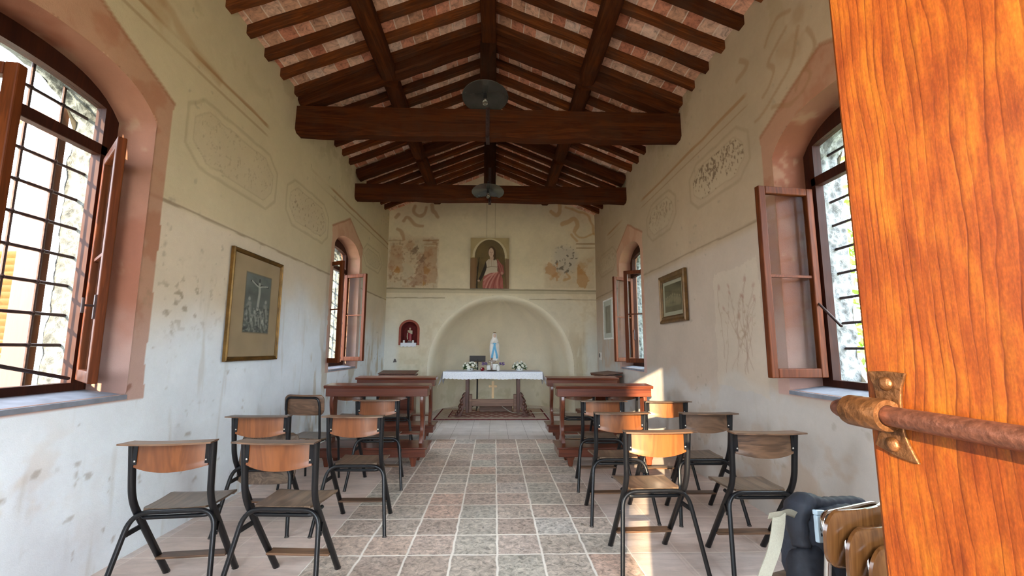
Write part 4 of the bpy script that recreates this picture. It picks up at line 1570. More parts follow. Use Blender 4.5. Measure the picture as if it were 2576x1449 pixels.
# bow-tie keeper plate with its collar
b = MB()
plate = [(.540, 1.2395), (.515, 1.2410), (.489, 1.2395), (.496, 1.222), (.4985, 1.205), (.4985, 1.170), (.494, 1.157), (.484, 1.137), (.511, 1.139), (.5385, 1.1475), (.533, 1.160), (.530, 1.172), (.530, 1.205), (.533, 1.222)]
b.prism(plate, -.004, 0, axis=0)
b.build('keeper_plate', M['bronze'], door, bevel=.0012)
b = MB()
ring = []
for y, r in ((.5015, .0125), (.5015, .0185), (.505, .0195), (.553, .0195), (.556, .0185), (.556, .012)):
    ring.append((y, r))
vs_, fs = [], []
for y, r in ring:
    for j in range(28):
        a = 2 * math.pi * j / 28
        vs_.append((-.017 + r * math.cos(a), y, 1.1885 + r * math.sin(a)))
for i in range(len(ring) - 1):
    for j in range(28):
        fs.append((i * 28 + j, i * 28 + (j + 1) % 28, (i + 1) * 28 + (j + 1) % 28, (i + 1) * 28 + j))
b.add(vs_, fs)
b.build('bolt_collar', M['bronze'], door, True)
b = MB()
b.tube([(-.017, -.10, 1.1885), (-.017, .40, 1.1885), (-.017, .572, 1.1885), (-.017, .578, 1.1885)], .0118, n=24, taper=[1, 1, 1, .8])
b.build('bolt_rod', M['rod'], door, True)
for y, z in ((.5145, 1.2255), (.5135, 1.1530)):
    b = MB()
    b.ball((-.004, y, z), .0062, .0088, .0088, 20, 12)
    b.build('rivet', M['bronze'], door, True)
# two added towers out of view; the gap between them shapes the sun band
for x0_, x1_, lab in ((-6.3, -4.37, 'broad added tower behind the camera, masking the low sun on the left'), (-3.36, -1.95, 'slimmer added tower behind the camera, masking the low sun on the right')):
    t = thing('added_sun_mask', lab, 'tower', ((x0_ + x1_) / 2, -12.3, -.16), 0, 'added towers that mask the sun')
    h_ = (x1_ - x0_) / 2
    b = MB()
    b.box(-h_, h_, -.3, .3, 0, 6.3)
    b.build('shaft', M['outer'], t)
    b = MB()
    b.prism([(-.42, 6.3), (.42, 6.3), (0, 6.75)], -h_ - .06, h_ + .06, axis=0)
    b.build('cap', M['ceiling'], t)

# ------------------------------------------------------------------ school chairs
GA = 'wooden school chairs with black frames'


def chair_parts(t, back_mat, seat_mat, folded=False):
    # side frames: back post running down into the front leg
    for s in (-1, 1):
        path = fillet([(s * .190, -.158, .788), (s * .182, -.132, .500), (s * .182, .21, .004)], .075, 8)
        b = MB()
        b.tube(path, .0155, .0185, n=12, ref=(1, 0, 0))
        b.build('side_frame', M['steel'], t, True)
        b = MB()
        b.tube([(s * .182, .2045, .006), (s * .182, .212, -.001)], .0175, .020, n=12)
        b.build('foot_cap', M['rubber'], t, True)
        # strut between front-leg line and rear leg
        b = MB()
        b.bar((s * .184, -.028, .345), (s * .219, -.118, .325), .012, .026)
        b.build('strut', M['steel'], t, bevel=.003)
        # bracket plate that holds the backrest
        b = MB()
        b.box(min(s * .158, s * .184), max(s * .158, s * .184), -.166, -.160, .682, .780)
        br = b.build('bracket', M['steel'], t)
        b = MB()
        for z in (.700,):
            b.ball((s * .165, -.169, z), .0055, .004, .0055, 10, 6)
        b.build('screw', M['screw'], t, True)
    # rear leg hoop
    path = fillet([(-.250, -.212, .004), (-.196, -.098, .432), (.196, -.098, .432), (.250, -.212, .004)], .085, 8)
    b = MB()
    b.tube(path, .0125, .0125, n=12, ref=(0, 1, 0))
    b.build('rear_leg_hoop', M['steel'], t, True)
    for s in (-1, 1):
        b = MB()
        b.tube([(s * .2495, -.211, .008), (s * .2505, -.2125, -.001)], .0145, n=12)
        b.build('foot_cap', M['rubber'], t, True)
    b = MB()
    path = fillet([(-.176, -.02, .424), (-.160, -.085, .402), (.160, -.085, .402), (.176, -.02, .424)], .05, 6)
    b.tube(path, .0105, n=10, ref=(0, 0, 1))
    b.build('underseat_bar', M['steel'], t, True)
    # foot board between the front legs
    b = MB()
    b.box(-.178, .178, .085, .155, .122, .134)
    b.build('foot_board', M['ply_x'], t, bevel=.003, rot=None)
    # seat
    rows = []
    nx, ny = 15, 14
    for j in range(ny):
        v = j / (ny - 1)
        y = -.096 + .305 * v
        hw = .158 + .016 * v
        if v > .88:
            hw -= .03 * ((v - .88) / .12) ** 2
        if v < .1:
            hw -= .012 * ((.1 - v) / .1) ** 2
        z = .452 - .006 * math.sin(math.pi * v) - (.03 * ((v - .86) / .14) ** 2 if v > .86 else 0)
        rows.append([(hw * (2 * i / (nx - 1) - 1), y, z - .005 * (1 - (2 * i / (nx - 1) - 1) ** 2)) for i in range(nx)])
    b = MB()
    if not folded:
        b.sheet(rows, (0, 0, -.011))
        b.build('seat', seat_mat, t, True)
    else:
        rows = []
        for j in range(16):
            v = j / 15
            z = .300 + .345 * v
            hw = .205
            e = min(v, 1 - v)
            if e < .18:
                hw -= .05 * (1 - math.sqrt(max(0, 1 - ((.18 - e) / .18) ** 2)))
            rows.append([(hw * (2 * i / 14 - 1), -.068 + .05 * v - .02 * (v - .5) ** 2 + .018 * (2 * i / 14 - 1) ** 2, z) for i in range(15)])
        b.sheet(rows, (0, .011, 0))
        so = b.build('seat', seat_mat, t, True)
        so['label'] = 'seat flipped up on edge'
    # backrest: curved plate with a wider lower lip
    rows = []
    nz = 12
    for j in range(nz):
        v = j / (nz - 1)
        z = .670 + .114 * v
        hw = .172 if v < .14 else .160
        rows.append([(hw * u, -.162 - .034 * (1 - u * u), z - .022 * (1 - u * u) * (1 - v)) for u in np.linspace(-1, 1, 19)])
    b = MB()
    b.sheet(rows, (0, .010, 0))
    b.build('backrest', back_mat, t, True, angle=50)
    # ledge along the top
    rows = []
    for j in range(6):
        v = j / 5
        rows.append([((.212 - .012 * v) * u, -.232 + .102 * v - .026 * (1 - u * u), .795 + .004 * (1 - v)) for u in np.linspace(-1, 1, 19)])
    b = MB()
    b.sheet(rows, (0, 0, -.008))
    b.build('top_ledge', M['ply_x'], t, True, angle=50)


R_ = math.radians
proto = thing('school_chair', 'orange-backed school chair at front left, nearest to the left wall', 'chair', (-1.655, 2.425, 0), R_(6), GA)
chair_parts(proto, M['ply'], M['seat'])
CH = [
    (-1.095, 2.435, -3.5, 'orange-backed school chair at front left, beside the centre aisle'),
    (-.985, 3.25, -.5, 'school chair second from the front on the left edge of the aisle'),
    (-1.09, 4.185, 2, 'school chair right behind the near left kneeling bench, at the aisle'),
    (-1.22, 5.36, -1, 'school chair between the two left kneeling benches, at the aisle'),
    (-1.76, 5.36, 1, 'school chair between the two left kneeling benches, by the wall'),
    (.955, 2.685, 2.5, 'sunlit orange-backed school chair, front right one beside the aisle'),
    (.950, 3.395, 2, 'school chair behind the front sunlit one on the right aisle edge'),
    (1.005, 4.115, 0, 'school chair right behind the near right kneeling bench, at the aisle'),
    (1.575, 2.645, 0, 'dark-backed school chair at front right, beside the dark blue bag'),
    (1.605, 3.375, 0, 'dark-backed school chair in the second right row, by the wall'),
    (1.590, 4.085, 0, 'half sunlit school chair by the right wall, behind the kneeling bench'),
    (1.04, 5.40, 0, 'school chair between the two right kneeling benches, at the aisle'),
    (1.58, 5.40, 0, 'school chair between the two right kneeling benches, by the wall'),
]
for x, y, a, lab in CH:
    dark = 'dark-backed' in lab
    c = dup(proto, (x, y, 0), R_(a), lab, GA)
    if dark:
        for ch in c.children:
            if ch.name.startswith('backrest'):
                ch.data = ch.data.copy()
                ch.data.materials[0] = M['ply_x']
c = thing('school_chair', 'school chair with its seat flipped up, second row by the left wall', 'chair', (-1.648, 3.255, 0), R_(1), GA)
chair_parts(c, M['ply'], M['seat'], True)


# tube-backed chairs
def tube_chair(t, wood, metal, inner=False):
    b = MB()
    for s in (-1, 1):
        b = MB()
        b.tube(fillet([(s * .165, -.185, .80 - .06), (s * .165, -.155, .45), (s * .175, -.215, .004)], .06), .0105, n=10)
        b.build('leg', metal, t, True)
        b = MB()
        b.tube(fillet([(s * .165, -.150, .425), (s * .170, .165, .425), (s * .178, .205, .004)], .08), .0105, n=10)
        b.build('leg', metal, t, True)
    b = MB()
    oy = .034 if inner else 0
    b.tube(fillet([(-.165, -.185, .735), (-.155, -.198 + oy, .815), (.155, -.198 + oy, .815), (.165, -.185, .735)], .06), .0105, n=10, ref=(0, 1, 0))
    b.build('back_hoop', metal, t, True)
    rows = []
    for j in range(28):
        v = j / 27
        v = .5 - .5 * math.cos(math.pi * v)
        z = .655 + .185 * v
        hw = .195
        e = min(v, 1 - v) * .185
        cr = .075 if inner else .05
        if e < cr:
            hw -= cr * (1 - math.sqrt(max(0, 1 - ((cr - e) / cr) ** 2)))
        rows.append([(hw * u, -.182 - .010 * v - .03 * (1 - u * u) + (-.012 if inner else .022), z) for u in np.linspace(-1, 1, 21)])
    b = MB()
    b.sheet(rows, (0, .010, 0))
    b.build('backrest', wood, t, True, angle=50)
    rows = []
    for j in range(14):
        v = j / 13
        y = -.165 + .37 * v
        hw = .19 - (.03 * (max(0, v - .85) / .15) ** 2) - (.02 * (max(0, .12 - v) / .12) ** 2)
        z = .448 - .008 * math.sin(math.pi * v) - (.025 * ((v - .86) / .14) ** 2 if v > .86 else 0)
        rows.append([(hw * u, y, z) for u in np.linspace(-1, 1, 13)])
    b = MB()
    b.sheet(rows, (0, 0, -.011))
    b.build('seat', M['seat'], t, True)


t = thing('tube_chair', 'brown chair with a rounded black tube back, by the left wall', 'chair', (-1.735, 4.19, 0), R_(-9))
tube_chair(t, M['ply_x'], M['steel'])

# stack of glossy tube chairs beside the door
GS = 'stack of brown chairs beside the door'
STK = Vector((1.118, 1.400, 0))
SR = R_(20)
tube0 = thing('stacked_chair', 'lowest glossy brown chair of the stack beside the door', 'chair', STK, SR, GS)
tube0.scale = (.87, .87, .87)
# ------------------------------------------------------------------ kneeling benches
def bench(label, x0, x1, yk, group='kneeling benches'):
    """yk: front edge of the kneeler; people kneel facing the altar"""
    cx, w = (x0 + x1) / 2, (x1 - x0)
    t = thing('kneeling_bench', label, 'bench', (cx, yk, 0), 0, group)
    h = w / 2
    # moulded top
    prof = [(.18, .815), (.175, .832), (.17, .836), (.17, .846), (.185, .850), (.40, .862), (.41, .855), (.41, .838), (.40, .832), (.40, .815)]
    b = MB()
    b.prism(prof, -h, h, axis=0)
    b.build('top_board', M['bench'], t, bevel=.004)
    b = MB()
    b.box(-h + .02, h - .02, .195, .222, .725, .822)
    b.box(-h + .02, -h + .045, .222, .385, .725, .822)
    b.box(h - .045, h - .02, .222, .385, .725, .822)
    b.box(-h + .02, h - .02, .365, .385, .745, .822)
    b.build('apron', M['bench'], t, bevel=.003)
    # curved end legs
    fr = cat_rom([(.215, .735, 0), (.205, .66, 0), (.225, .56, 0), (.262, .46, 0), (.262, .36, 0), (.225, .27, 0), (.200, .20, 0)], 5)
    bk = cat_rom([(.355, .735, 0), (.345, .66, 0), (.345, .56, 0), (.352, .46, 0), (.352, .36, 0), (.335, .27, 0), (.335, .20, 0)], 5)
    poly = [(p.x, p.y) for p in fr] + [(p.x, p.y) for p in reversed(bk)]
    for s in (-1, 1):
        b = MB()
        c = s * (h - .085)
        b.prism(poly, c - .021, c + .021, axis=0)
        b.build('leg', M['bench_z'], t, True, bevel=.006, angle=50)
    # kneeler step
    b = MB()
    b.box(-h - .02, h + .02, -.015, .37, .188, .208)
    b.build('kneeler_board', M['bench'], t, bevel=.006)
    b = MB()
    b.box(-h, h, .0, .022, .104, .190)
    b.box(-h, h, .335, .355, .104, .190)
    b.box(-h, -h + .02, .022, .335, .104, .190)
    b.box(h - .02, h, .022, .335, .104, .190)
    b.build('kneeler_apron', M['bench'], t, bevel=.003)
    foot = [(-.032, .0), (.032, .0), (.045, .03), (.05, .06), (.085, .108), (-.085, .108), (-.05, .06), (-.045, .03)]
    for s in (-1, 1):
        for y in (.028, .29):
            b = MB()
            b.prism([(s * (h - .13) + a * .62, z) for a, z in foot], y, y + .035, axis=1)
            b.build('foot', M['bench_z'], t, bevel=.004)
    # slanted book rail inside
    b = MB()
    b.box(-h + .1, h - .1, .225, .345, .30, .315)
    b.build('lower_rail', M['bench'], t)
    return t


bench('reddish wooden kneeling bench on the left of the aisle, nearer the door', -1.935, -.745, 4.715)
bench('reddish wooden kneeling bench on the left of the aisle, nearer the altar', -2.02, -.855, 6.06)
bench('partly sunlit wooden kneeling bench on the right, nearer the door', .705, 1.835, 4.70)
bench('reddish wooden kneeling bench on the right of the aisle, nearer the altar', .765, 1.835, 6.06)


def prie_dieu(label, x, y, rz):
    t = thing('prayer_desk', label, 'prayer desk', (x, y, 0), rz)
    b = MB()
    b.prism([(.06, .845), (.06, .860), (.40, .895), (.40, .880)], -.31, .31, axis=0)
    b.box(-.30, .30, .07, .39, .815, .842)
    b.build('desk_top', M['walnut'], t, bevel=.006)
    for s in (-1, 1):
        b = MB()
        b.box(s * .27 - .02, s * .27 + .02, .13, .34, .03, .815)
        b.build('side_panel', M['bench_z'], t, bevel=.004)
    b = MB()
    b.box(-.26, .26, .31, .33, .10, .80)
    b.build('back_panel', M['bench'], t)
    b = MB()
    b.box(-.30, .30, -.22, .16, .20, .25)
    b.box(-.28, .28, -.20, -.17, .0, .20)
    b.box(-.28, .28, .11, .14, .0, .20)
    b.build('kneeling_step', M['bench'], t, bevel=.006)


prie_dieu('dark wooden prayer desk behind the far left kneeling bench', -1.63, 7.05, 0)
prie_dieu('dark wooden prayer desk behind the far right kneeling bench', 1.67, 7.15, R_(-82))

# the chairs of the stack
tube_chair(tube0, M['darkply'], M['chrome'], True)
_f = Vector((-math.sin(SR), math.cos(SR), 0))
_r = Vector((math.cos(SR), math.sin(SR), 0))
for k, lab in ((1, 'middle glossy brown chair of the stack beside the door'), (2, 'topmost glossy brown chair of the stack, under the dark blue bag')):
    dup(tube0, STK + _f * (.036 * k) - _r * (.030 * k) + Vector((0, 0, .040 * k)), SR, lab, GS)

# ------------------------------------------------------------------ altar
b = MB()
b.box(-1.05, 1.05, -.70, .70, 0, .008)
o = b.build('carpet', M['carpet'], loc=(-.05, 8.45, .001))
tag(o, 'faded red patterned carpet under the altar table', 'carpet')

t = thing('altar_table', 'dark carved trestle table under the white lace cloth', 'table', (-.03, 8.30, 0))
b = MB()
b.box(-.92, .92, -.32, .32, .800, .838)
b.build('tabletop', M['walnut_x'], t, bevel=.004)
for s in (-1, 1):
    b = MB()
    prof = [(s * (.49 + a), z) for a, z in ((-.032, .80), (-.032, .30), (-.03, .06), (.03, .06), (.04, .30), (.036, .36), (.034, .80))]
    b.prism(prof, -.10, .10, axis=1)
    b.build('leg', M['walnut'], t, bevel=.006)
    for yy in (-.16, .16):
        # carved scroll foot flaring outwards
        prof = cat_rom([(.515, .43, 0), (.552, .42, 0), (.572, .385, 0), (.560, .35, 0), (.592, .315, 0), (.618, .265, 0), (.612, .225, 0), (.640, .175, 0), (.650, .115, 0), (.690, .055, 0), (.715, .022, 0), (.712, .010, 0)], 5)
        poly = [(s * p.x, p.y) for p in prof] + [(s * .60, .010), (s * .585, .05), (s * .560, .10), (s * .545, .16), (s * .515, .20)]
        b = MB()
        b.prism(poly, yy * .8 - .038, yy * .8 + .038, axis=1)
        for bx_, bz_, br_ in ((.560, .385, .026), (.598, .290, .030), (.585, .235, .030), (.625, .190, .030), (.615, .130, .034), (.645, .085, .030), (.680, .045, .024)):
            for e_ in (-1, 1):
                b.ball((s * bx_, yy * .8 + e_ * .036, bz_), br_, br_ * .5, br_ * 1.15, 10, 7)
        b.build('carved_foot', M['walnut'], t, True, angle=60)
    b = MB()
    b.box(min(s * .40, s * .462), max(s * .40, s * .462), -.05, .05, .06, .40)
    b.build('inner_bracket', M['walnut_x'], t, bevel=.008)
b = MB()
b.box(-.46, .46, -.02, .02, .70, .765)
b.build('upper_rail', M['walnut_x'], t, bevel=.004)
b = MB()
b.box(-.42, .42, -.02, .02, .17, .305)
b.build('stretcher', M['walnut_x'], t, bevel=.004)

# altar cloth, with draped sides and a scalloped hem
CLZ = .842
rows = []
hx, hy = .935, .335
nx = 150


def cloth_rows():
    rr = []
    xs = np.linspace(-hx, hx, nx)
    prof = []
    for d in np.linspace(.125, 0, 8):
        prof.append((-hy, -d))
    for y in np.linspace(-hy + .02, hy - .02, 8):
        prof.append((y, 0))
    for d in np.linspace(0, .125, 8):
        prof.append((hy, -d))
    for k, (y, d) in enumerate(prof):
        row = []
        for i, x in enumerate(xs):
            dd = d * (1 + .05 * math.sin(x * 9))
            if abs(d) >= .124:
                dd -= .014 * abs(math.sin(x * 2 * math.pi / .15))
            w_ = .006 * math.sin(x * 26) * (abs(d) / .125)
            row.append((x, y + (w_ - .008 * abs(d) / .125 if y < 0 else w_), CLZ + dd + .002))
        rr.append(row)
    return rr


b = MB()
b.sheet(cloth_rows(), (0, 0, .0018))
for s in (-1, 1):
    rows = []
    for k in range(9):
        d = k / 8
        row = []
        for j, y in enumerate(np.linspace(-hy, hy, 60)):
            f = abs(y) / hy
            drop = (.17 + .14 * f ** 3) * d
            row.append((s * (hx + .085 * d * (.4 + .6 * f) + .016 * math.sin(y * 34) * d), y * (1 + .03 * d), CLZ + .002 - drop + (.012 * abs(math.sin(y * 20)) if k == 8 else 0)))
        rows.append(row)
    b.sheet(rows, (0, 0, .0018))
cl = b.build('altar_cloth', M['lace'], None, True, angle=60, loc=(0, 0, 0))
for v in cl.data.vertices:
    v.co.z -= CLZ
cl.location = (-.03, 8.30, CLZ)
tag(cl, 'white lace cloth with a scalloped hem over the altar table', 'tablecloth')

TOPZ = .8475
# small wooden cross hanging against the table's rails
b = MB()
b.box(-.024, .024, -.009, .009, 0, .325)
b.box(-.080, .080, -.010, .010, .205, .247)
o = b.build('wooden_cross', M['palewood'], bevel=.002, loc=(-.03, 8.268, .325))
tag(o, 'pale plain wooden cross fixed in the middle below the altar cloth', 'cross')


def statue_robe(p, h, folds=9, amp=.05):
    return lambda a, z: 1 + amp * math.sin(a * folds + 2.2 * math.sin(z * 14)) * max(0, 1 - z / h) ** .6


# Madonna statue
t = thing('madonna_statue', 'white statue of a praying veiled woman with a blue sash on the altar', 'statue', (-.004, 8.36, .985))
H = .60
b = MB()
b.lathe([(.075, 0), (.082, .012), (.080, .05), (.070, .058)], 24)
b.build('base', M['beigepaint'], t, True)
b = MB()
prof = [(.072, .055), (.084, .08), (.094, .16), (.100, .26), (.099, .34), (.090, .41), (.070, .47), (.050, .50), (.044, .53), (.043, .56), (.036, .585), (.018, .600), (.001, .604)]
b.lathe(prof, 48, fn=statue_robe(0, .6, 9, .035), sy=.72)
b.build('mantle', M['statue'], t, True, angle=70)
b = MB()
rows = []
for k in range(16):
    z = .06 + .36 * k / 15
    hw = .066 - .026 * abs(k / 15 - .35) * 1.6
    rows.append([(hw * u, -.066 - .022 * (1 - u * u) - .004 * math.cos(u * 16) - .004 * math.sin(z * 30), z) for u in np.linspace(-1, 1, 25)])
b.sheet(rows, (0, .02, 0))
b.build('robe', M['white'], t, True)
b = MB()
for s in (-1, 1):
    pts = cat_rom([(s * .004, -.096, .395), (s * .008, -.098, .33), (s * .022, -.096, .26), (s * .040, -.090, .18), (s * .050, -.083, .10)], 6)
    b.tube(pts, .016, .007, n=10, ref=(1, 0, 0), taper=[.8 + .6 * k / len(pts) for k in range(len(pts))])
b.tube([(-.05, -.080, .385), (0, -.098, .392), (.05, -.080, .385)], .006, .010, n=10, ref=(0, 1, 0))
b.build('sash', M['blue'], t, True)
b = MB()
b.ball((0, -.030, .545), .030, .028, .038, 18, 14, fn=lambda d: 1 + (.10 if d.y < -.94 and abs(d.z + .05) < .18 else 0))
for s in (-1, 1):
    b.ball((s * .011, -.056, .552), .0036, .002, .0024, 8, 6)
b.build('face', M['flesh'], t, True)
b = MB()
for s in (-1, 1):
    b.tube([(s * .070, -.045, .400), (s * .045, -.085, .392), (s * .012, -.105, .425)], .017, .014, n=10, taper=[1.1, .9, .55])
    # palm and fingers pressed together
    b.tube([(s * .007, -.106, .418), (s * .006, -.108, .445)], .006, .011, n=8)
    for k in range(4):
        yk = -.116 + .0048 * k
        b.tube([(s * .0055, yk, .442), (s * .005, yk + .001, .468 - .004 * abs(k - 1.5))], .0026, n=6)
    b.tube([(s * .009, -.097, .425), (s * .008, -.092, .446)], .003, n=6)
b.build('praying_hands', M['statue'], t, True)
b = MB()
b.lathe([(.024, .596), (.026, .606), (.022, .606)], 16)
for k in range(8):
    a = 2 * math.pi * k / 8
    b.ball((.025 * math.cos(a), .020 * math.sin(a), .611), .004, n=6, m=5)
b.build('crown', M['gold'], t, True)
# white block under it
b = MB()
b.prism([(-.08, 0), (.08, 0), (.08, .02), (.072, .03), (.072, .128), (-.072, .128), (-.072, .03), (-.08, .02)], -.07, .07, axis=1)
o = b.build('statue_plinth', M['white'], bevel=.004, loc=(-.004, 8.36, TOPZ + .006))
tag(o, 'white block holding up the praying statue on the altar', 'plinth')

# crucifix on a dark foot
t = thing('crucifix', 'small standing crucifix on a dark foot before the praying statue', 'crucifix', (-.055, 8.10, TOPZ + .004))
b = MB()
b.lathe([(.10, 0), (.10, .010), (.07, .018), (.03, .022)], 28, sy=.5)
b.build('foot_base', M['darkboard'], t, True)
b = MB()
b.box(-.016, .016, -.008, .008, .018, .250)
b.box(-.072, .072, -.008, .008, .165, .197)
b.build('cross', M['walnut_x'], t, bevel=.002)
b = MB()
b.tube(cat_rom([(0, -.012, .178), (.002, -.016, .150), (-.002, -.016, .120), (.002, -.015, .09), (0, -.014, .065)], 4), .010, .007, n=10, taper=[.7, 1.1, .9, .8, .7, .7, .65, .6, .6, .6, .55, .5, .5, .5, .45, .4, .4][:17])
b.ball((0, -.016, .194), .009, .009, .012, 10, 8)
for s in (-1, 1):
    b.tube([(s * .004, -.014, .172), (s * .030, -.013, .176), (s * .060, -.011, .184)], .0045, n=8, taper=[1.2, .9, .6])
b.build('figure', M['statue'], t, True)


def flower_arr(label, x, y, n_fl, sd, group='white flower arrangements on the altar'):
    t = thing('flower_arrangement', label, 'flowers', (x, y, TOPZ + .004), 0, group)
    r = random.Random(sd)
    b = MB()
    b.lathe([(.040, 0), (.062, .01), (.074, .035), (.070, .05), (.060, .05), (.030, .045)], 24)
    b.build('bowl', M['white'], t, True)
    b = MB()
    for k in range(110):
        a, e = r.uniform(0, 6.283), r.uniform(-.15, 1.2)
        L = r.uniform(.09, .165)
        d = Vector((math.cos(a) * math.cos(e) * 1.15, math.sin(a) * math.cos(e) * .8, math.sin(e) * .9))
        p = Vector((0, 0, .05)) + d * L * .55
        q = Vector((0, 0, .05)) + d * L + Vector((0, 0, -.02))
        sd_ = d.cross(Vector((r.uniform(-1, 1), r.uniform(-1, 1), 1))).normalized() * .013
        mid = (p + q) / 2 + Vector((0, 0, .008))
        b.add([p, mid + sd_, q, mid - sd_], [(0, 1, 2), (0, 2, 3)])
    lv = b.build('leaves', M['leaf'], t)
    lv['kind'] = 'stuff'
    fm = None
    for k in range(n_fl):
        a = k * 2.39996
        e = math.acos(1 - .95 * (k + .5) / n_fl)
        R = r.uniform(.105, .135)
        c = Vector((math.sin(e) * math.cos(a) * R * 1.12, math.sin(e) * math.sin(a) * R * .85, .055 + math.cos(e) * R * .92))
        if fm is None:
            b = MB()
            for ring, (rr, tl, m_) in enumerate(((.026, .25, 9), (.019, .7, 7), (.011, 1.1, 5))):
                for q in range(m_):
                    an = 2 * math.pi * q / m_ + ring * .4
                    dx, dy = math.cos(an), math.sin(an)
                    tip = Vector((dx * rr, dy * rr, rr * tl * .6))
                    sd_ = Vector((-dy, dx, 0)) * rr * .42
                    mid = tip * .62 + Vector((0, 0, -.002))
                    b.add([(0, 0, 0), tuple(mid + sd_), tuple(tip), tuple(mid - sd_)], [(0, 1, 2, 3)])
            b.ball((0, 0, .004), .013, n=10, m=7)
            o = b.build('flower', M['petal'], t, True)
            fm = o
        else:
            o = fm.copy()
            COL.objects.link(o)
            o.parent = t
        o.location = c
        o.rotation_euler = (c - Vector((0, 0, .04))).to_track_quat('Z', 'Y').to_euler()
        o.scale = (1.45, 1.45, 1.45)


flower_arr('white flowers in a white bowl on the left side of the altar', -.476, 8.22, 17, 3)
flower_arr('white flowers in a white bowl on the right side of the altar', .484, 8.22, 17, 8)


def purple_vase(label, x, y, sgn):
    t = thing('flower_vase', label, 'vase', (x, y, TOPZ + .004), 0, 'white vases with purple flowers')
    b = MB()
    b.lathe([(.030, 0), (.040, .02), (.044, .05), (.036, .085), (.030, .10), (.034, .108), (.028, .104)], 20)
    b.build('vase', M['white'], t, True)
    r = random.Random(int(x * 1000) + 50)
    b = MB()
    for k in range(46):
        a, L = r.uniform(-.5, .5), r.uniform(.02, .12)
        p = Vector((sgn * (.01 + L), r.uniform(-.03, .03), .125 + r.uniform(-.02, .035) + .1 * a * L))
        b.ball(tuple(p), r.uniform(.005, .009), n=6, m=5)
    f = b.build('purple_flowers', M['purple'], t, True)
    f['kind'] = 'stuff'
    b = MB()
    for k in range(7):
        b.tube([(0, 0, .09), (sgn * (.03 + .013 * k), .004 * k - .012, .118 + .003 * k)], .002, n=5)
    b.build('stems', M['leaf'], t)


purple_vase('white vase of purple sprigs just left of the crucifix', -.115, 8.20, -1)
purple_vase('white vase of purple sprigs just right of the crucifix', .062, 8.20, 1)
b = MB()
b.lathe([(.024, 0), (.040, .018), (.043, .035), (.036, .056), (.026, .066), (.022, .066), (.020, .05)], 8)
o = b.build('votive_candle', M['redglass'], loc=(-.235, 8.15, TOPZ + .004))
tag(o, 'dark red faceted votive candle glass on the altar cloth', 'candle')

# dark stand behind the altar
t = thing('music_stand', 'black board on a thin post standing behind the altar', 'stand', (-.365, 9.05, 0))
b = MB()
b.box(-.17, .17, -.012, .012, 1.0, 1.125)
b.box(-.17, .17, -.05, -.012, 1.0, 1.012)
b.build('board', M['darkboard'], t, bevel=.004)
b = MB()
b.tube([(.0, .0, .03), (.0, .0, 1.05)], .016, n=12)
b.build('post', M['black'], t, True)
for k in range(3):
    b = MB()
    a = 2 * math.pi * k / 3 + .5
    b.tube([(0, 0, .12), (.20 * math.cos(a), .20 * math.sin(a), .012)], .010, n=8)
    b.build('leg', M['black'], t, True)
# low box behind the table and a second dark box shape
b = MB()
b.box(-.36, .30, -.08, .08, 0, .13)
o = b.build('wooden_platform', M['walnut_x'], bevel=.006, loc=(.06, 8.78, .010))
tag(o, 'low brown wooden platform behind the altar table', 'platform')
b = MB()
b.tube(cat_rom([(.16, 8.66, .12), (.24, 8.62, .07), (.36, 8.52, .022), (.62, 8.48, .018), (.85, 8.5, .018), (1.10, 8.56, .010), (1.6, 8.5, .010)], 8), .007, n=8, ref=(0, 0, 1))
tag(b.build('electric_cable', M['cable'], None, True), 'white electric cable trailing from under the altar to the right', 'cable')
b = MB()
b.tube(cat_rom([(-.30, 8.83, .165), (-.22, 8.80, .155), (-.14, 8.80, .15)], 6), .006, n=8, ref=(0, 0, 1))
tag(b.build('black_cable', M['black'], None, True), 'short black cable lying on the platform behind the altar', 'cable')

# ------------------------------------------------------------------ niche with the red saint
t = thing('niche_shelf', 'white cloth covered shelf in the little red niche', 'shelf', (NI_C, YB, NI_Z0))
b = MB()
b.box(-.150, .150, -.07, .17, .012, .040)
b.build('board', M['plastic_white'], t, bevel=.003)
rows = []
for k in range(7):
    d = k / 6
    rows.append([(x, -.074 - .004 * math.sin(x * 60) * d, .043 - (.078 + .006 * math.sin(x * 80)) * d) for x in np.linspace(-.156, .156, 40)])
b = MB()
b.sheet(rows, (0, -.0018, 0))
b.box(-.152, .152, -.074, .16, .0405, .043)
b.build('cloth', M['linen'], t, True, angle=50)
t = thing('saint_statuette', 'small statuette in a red robe standing in the wall niche', 'statue', (NI_C + .005, YB + .055, NI_Z0 + .043))
b = MB()
b.box(-.044, .044, -.035, .035, 0, .032)
b.build('base', M['greybase'], t, bevel=.004)
b = MB()
b.lathe([(.034, .032), (.036, .06), (.040, .12), (.046, .18), (.050, .215), (.040, .245), (.018, .262)], 28, sy=.72, fn=statue_robe(0, .28, 8, .05))
b.build('red_robe', M['redpaint'], t, True, angle=70)
b = MB()
rows = []
for k in range(8):
    v = k / 7
    rows.append([(-.042 + .094 * u, -.040 - .010 * math.sin(math.pi * u), .205 + .045 * v - .030 * u * (1 - v) + .012 * (1 - u)) for u in np.linspace(0, 1, 12)])
b.sheet(rows, (0, .02, 0))
b.tube([(-.046, -.02, .20), (-.050, -.03, .13), (-.040, -.03, .07)], .012, .010, n=8)
b.build('beige_cloak', M['beigepaint'], t, True)
b = MB()
b.ball((-.004, 0, .288), .019, .020, .025, 14, 10)
b.lathe([(.010, .255), (.010, .272)], 10)
b.build('head', M['flesh'], t, True)
b = MB()
b.ball((-.018, -.036, .044), .012, .018, .010, 8, 6)
b.ball((.014, -.036, .044), .012, .018, .010, 8, 6)
b.build('feet', M['flesh'], t, True)
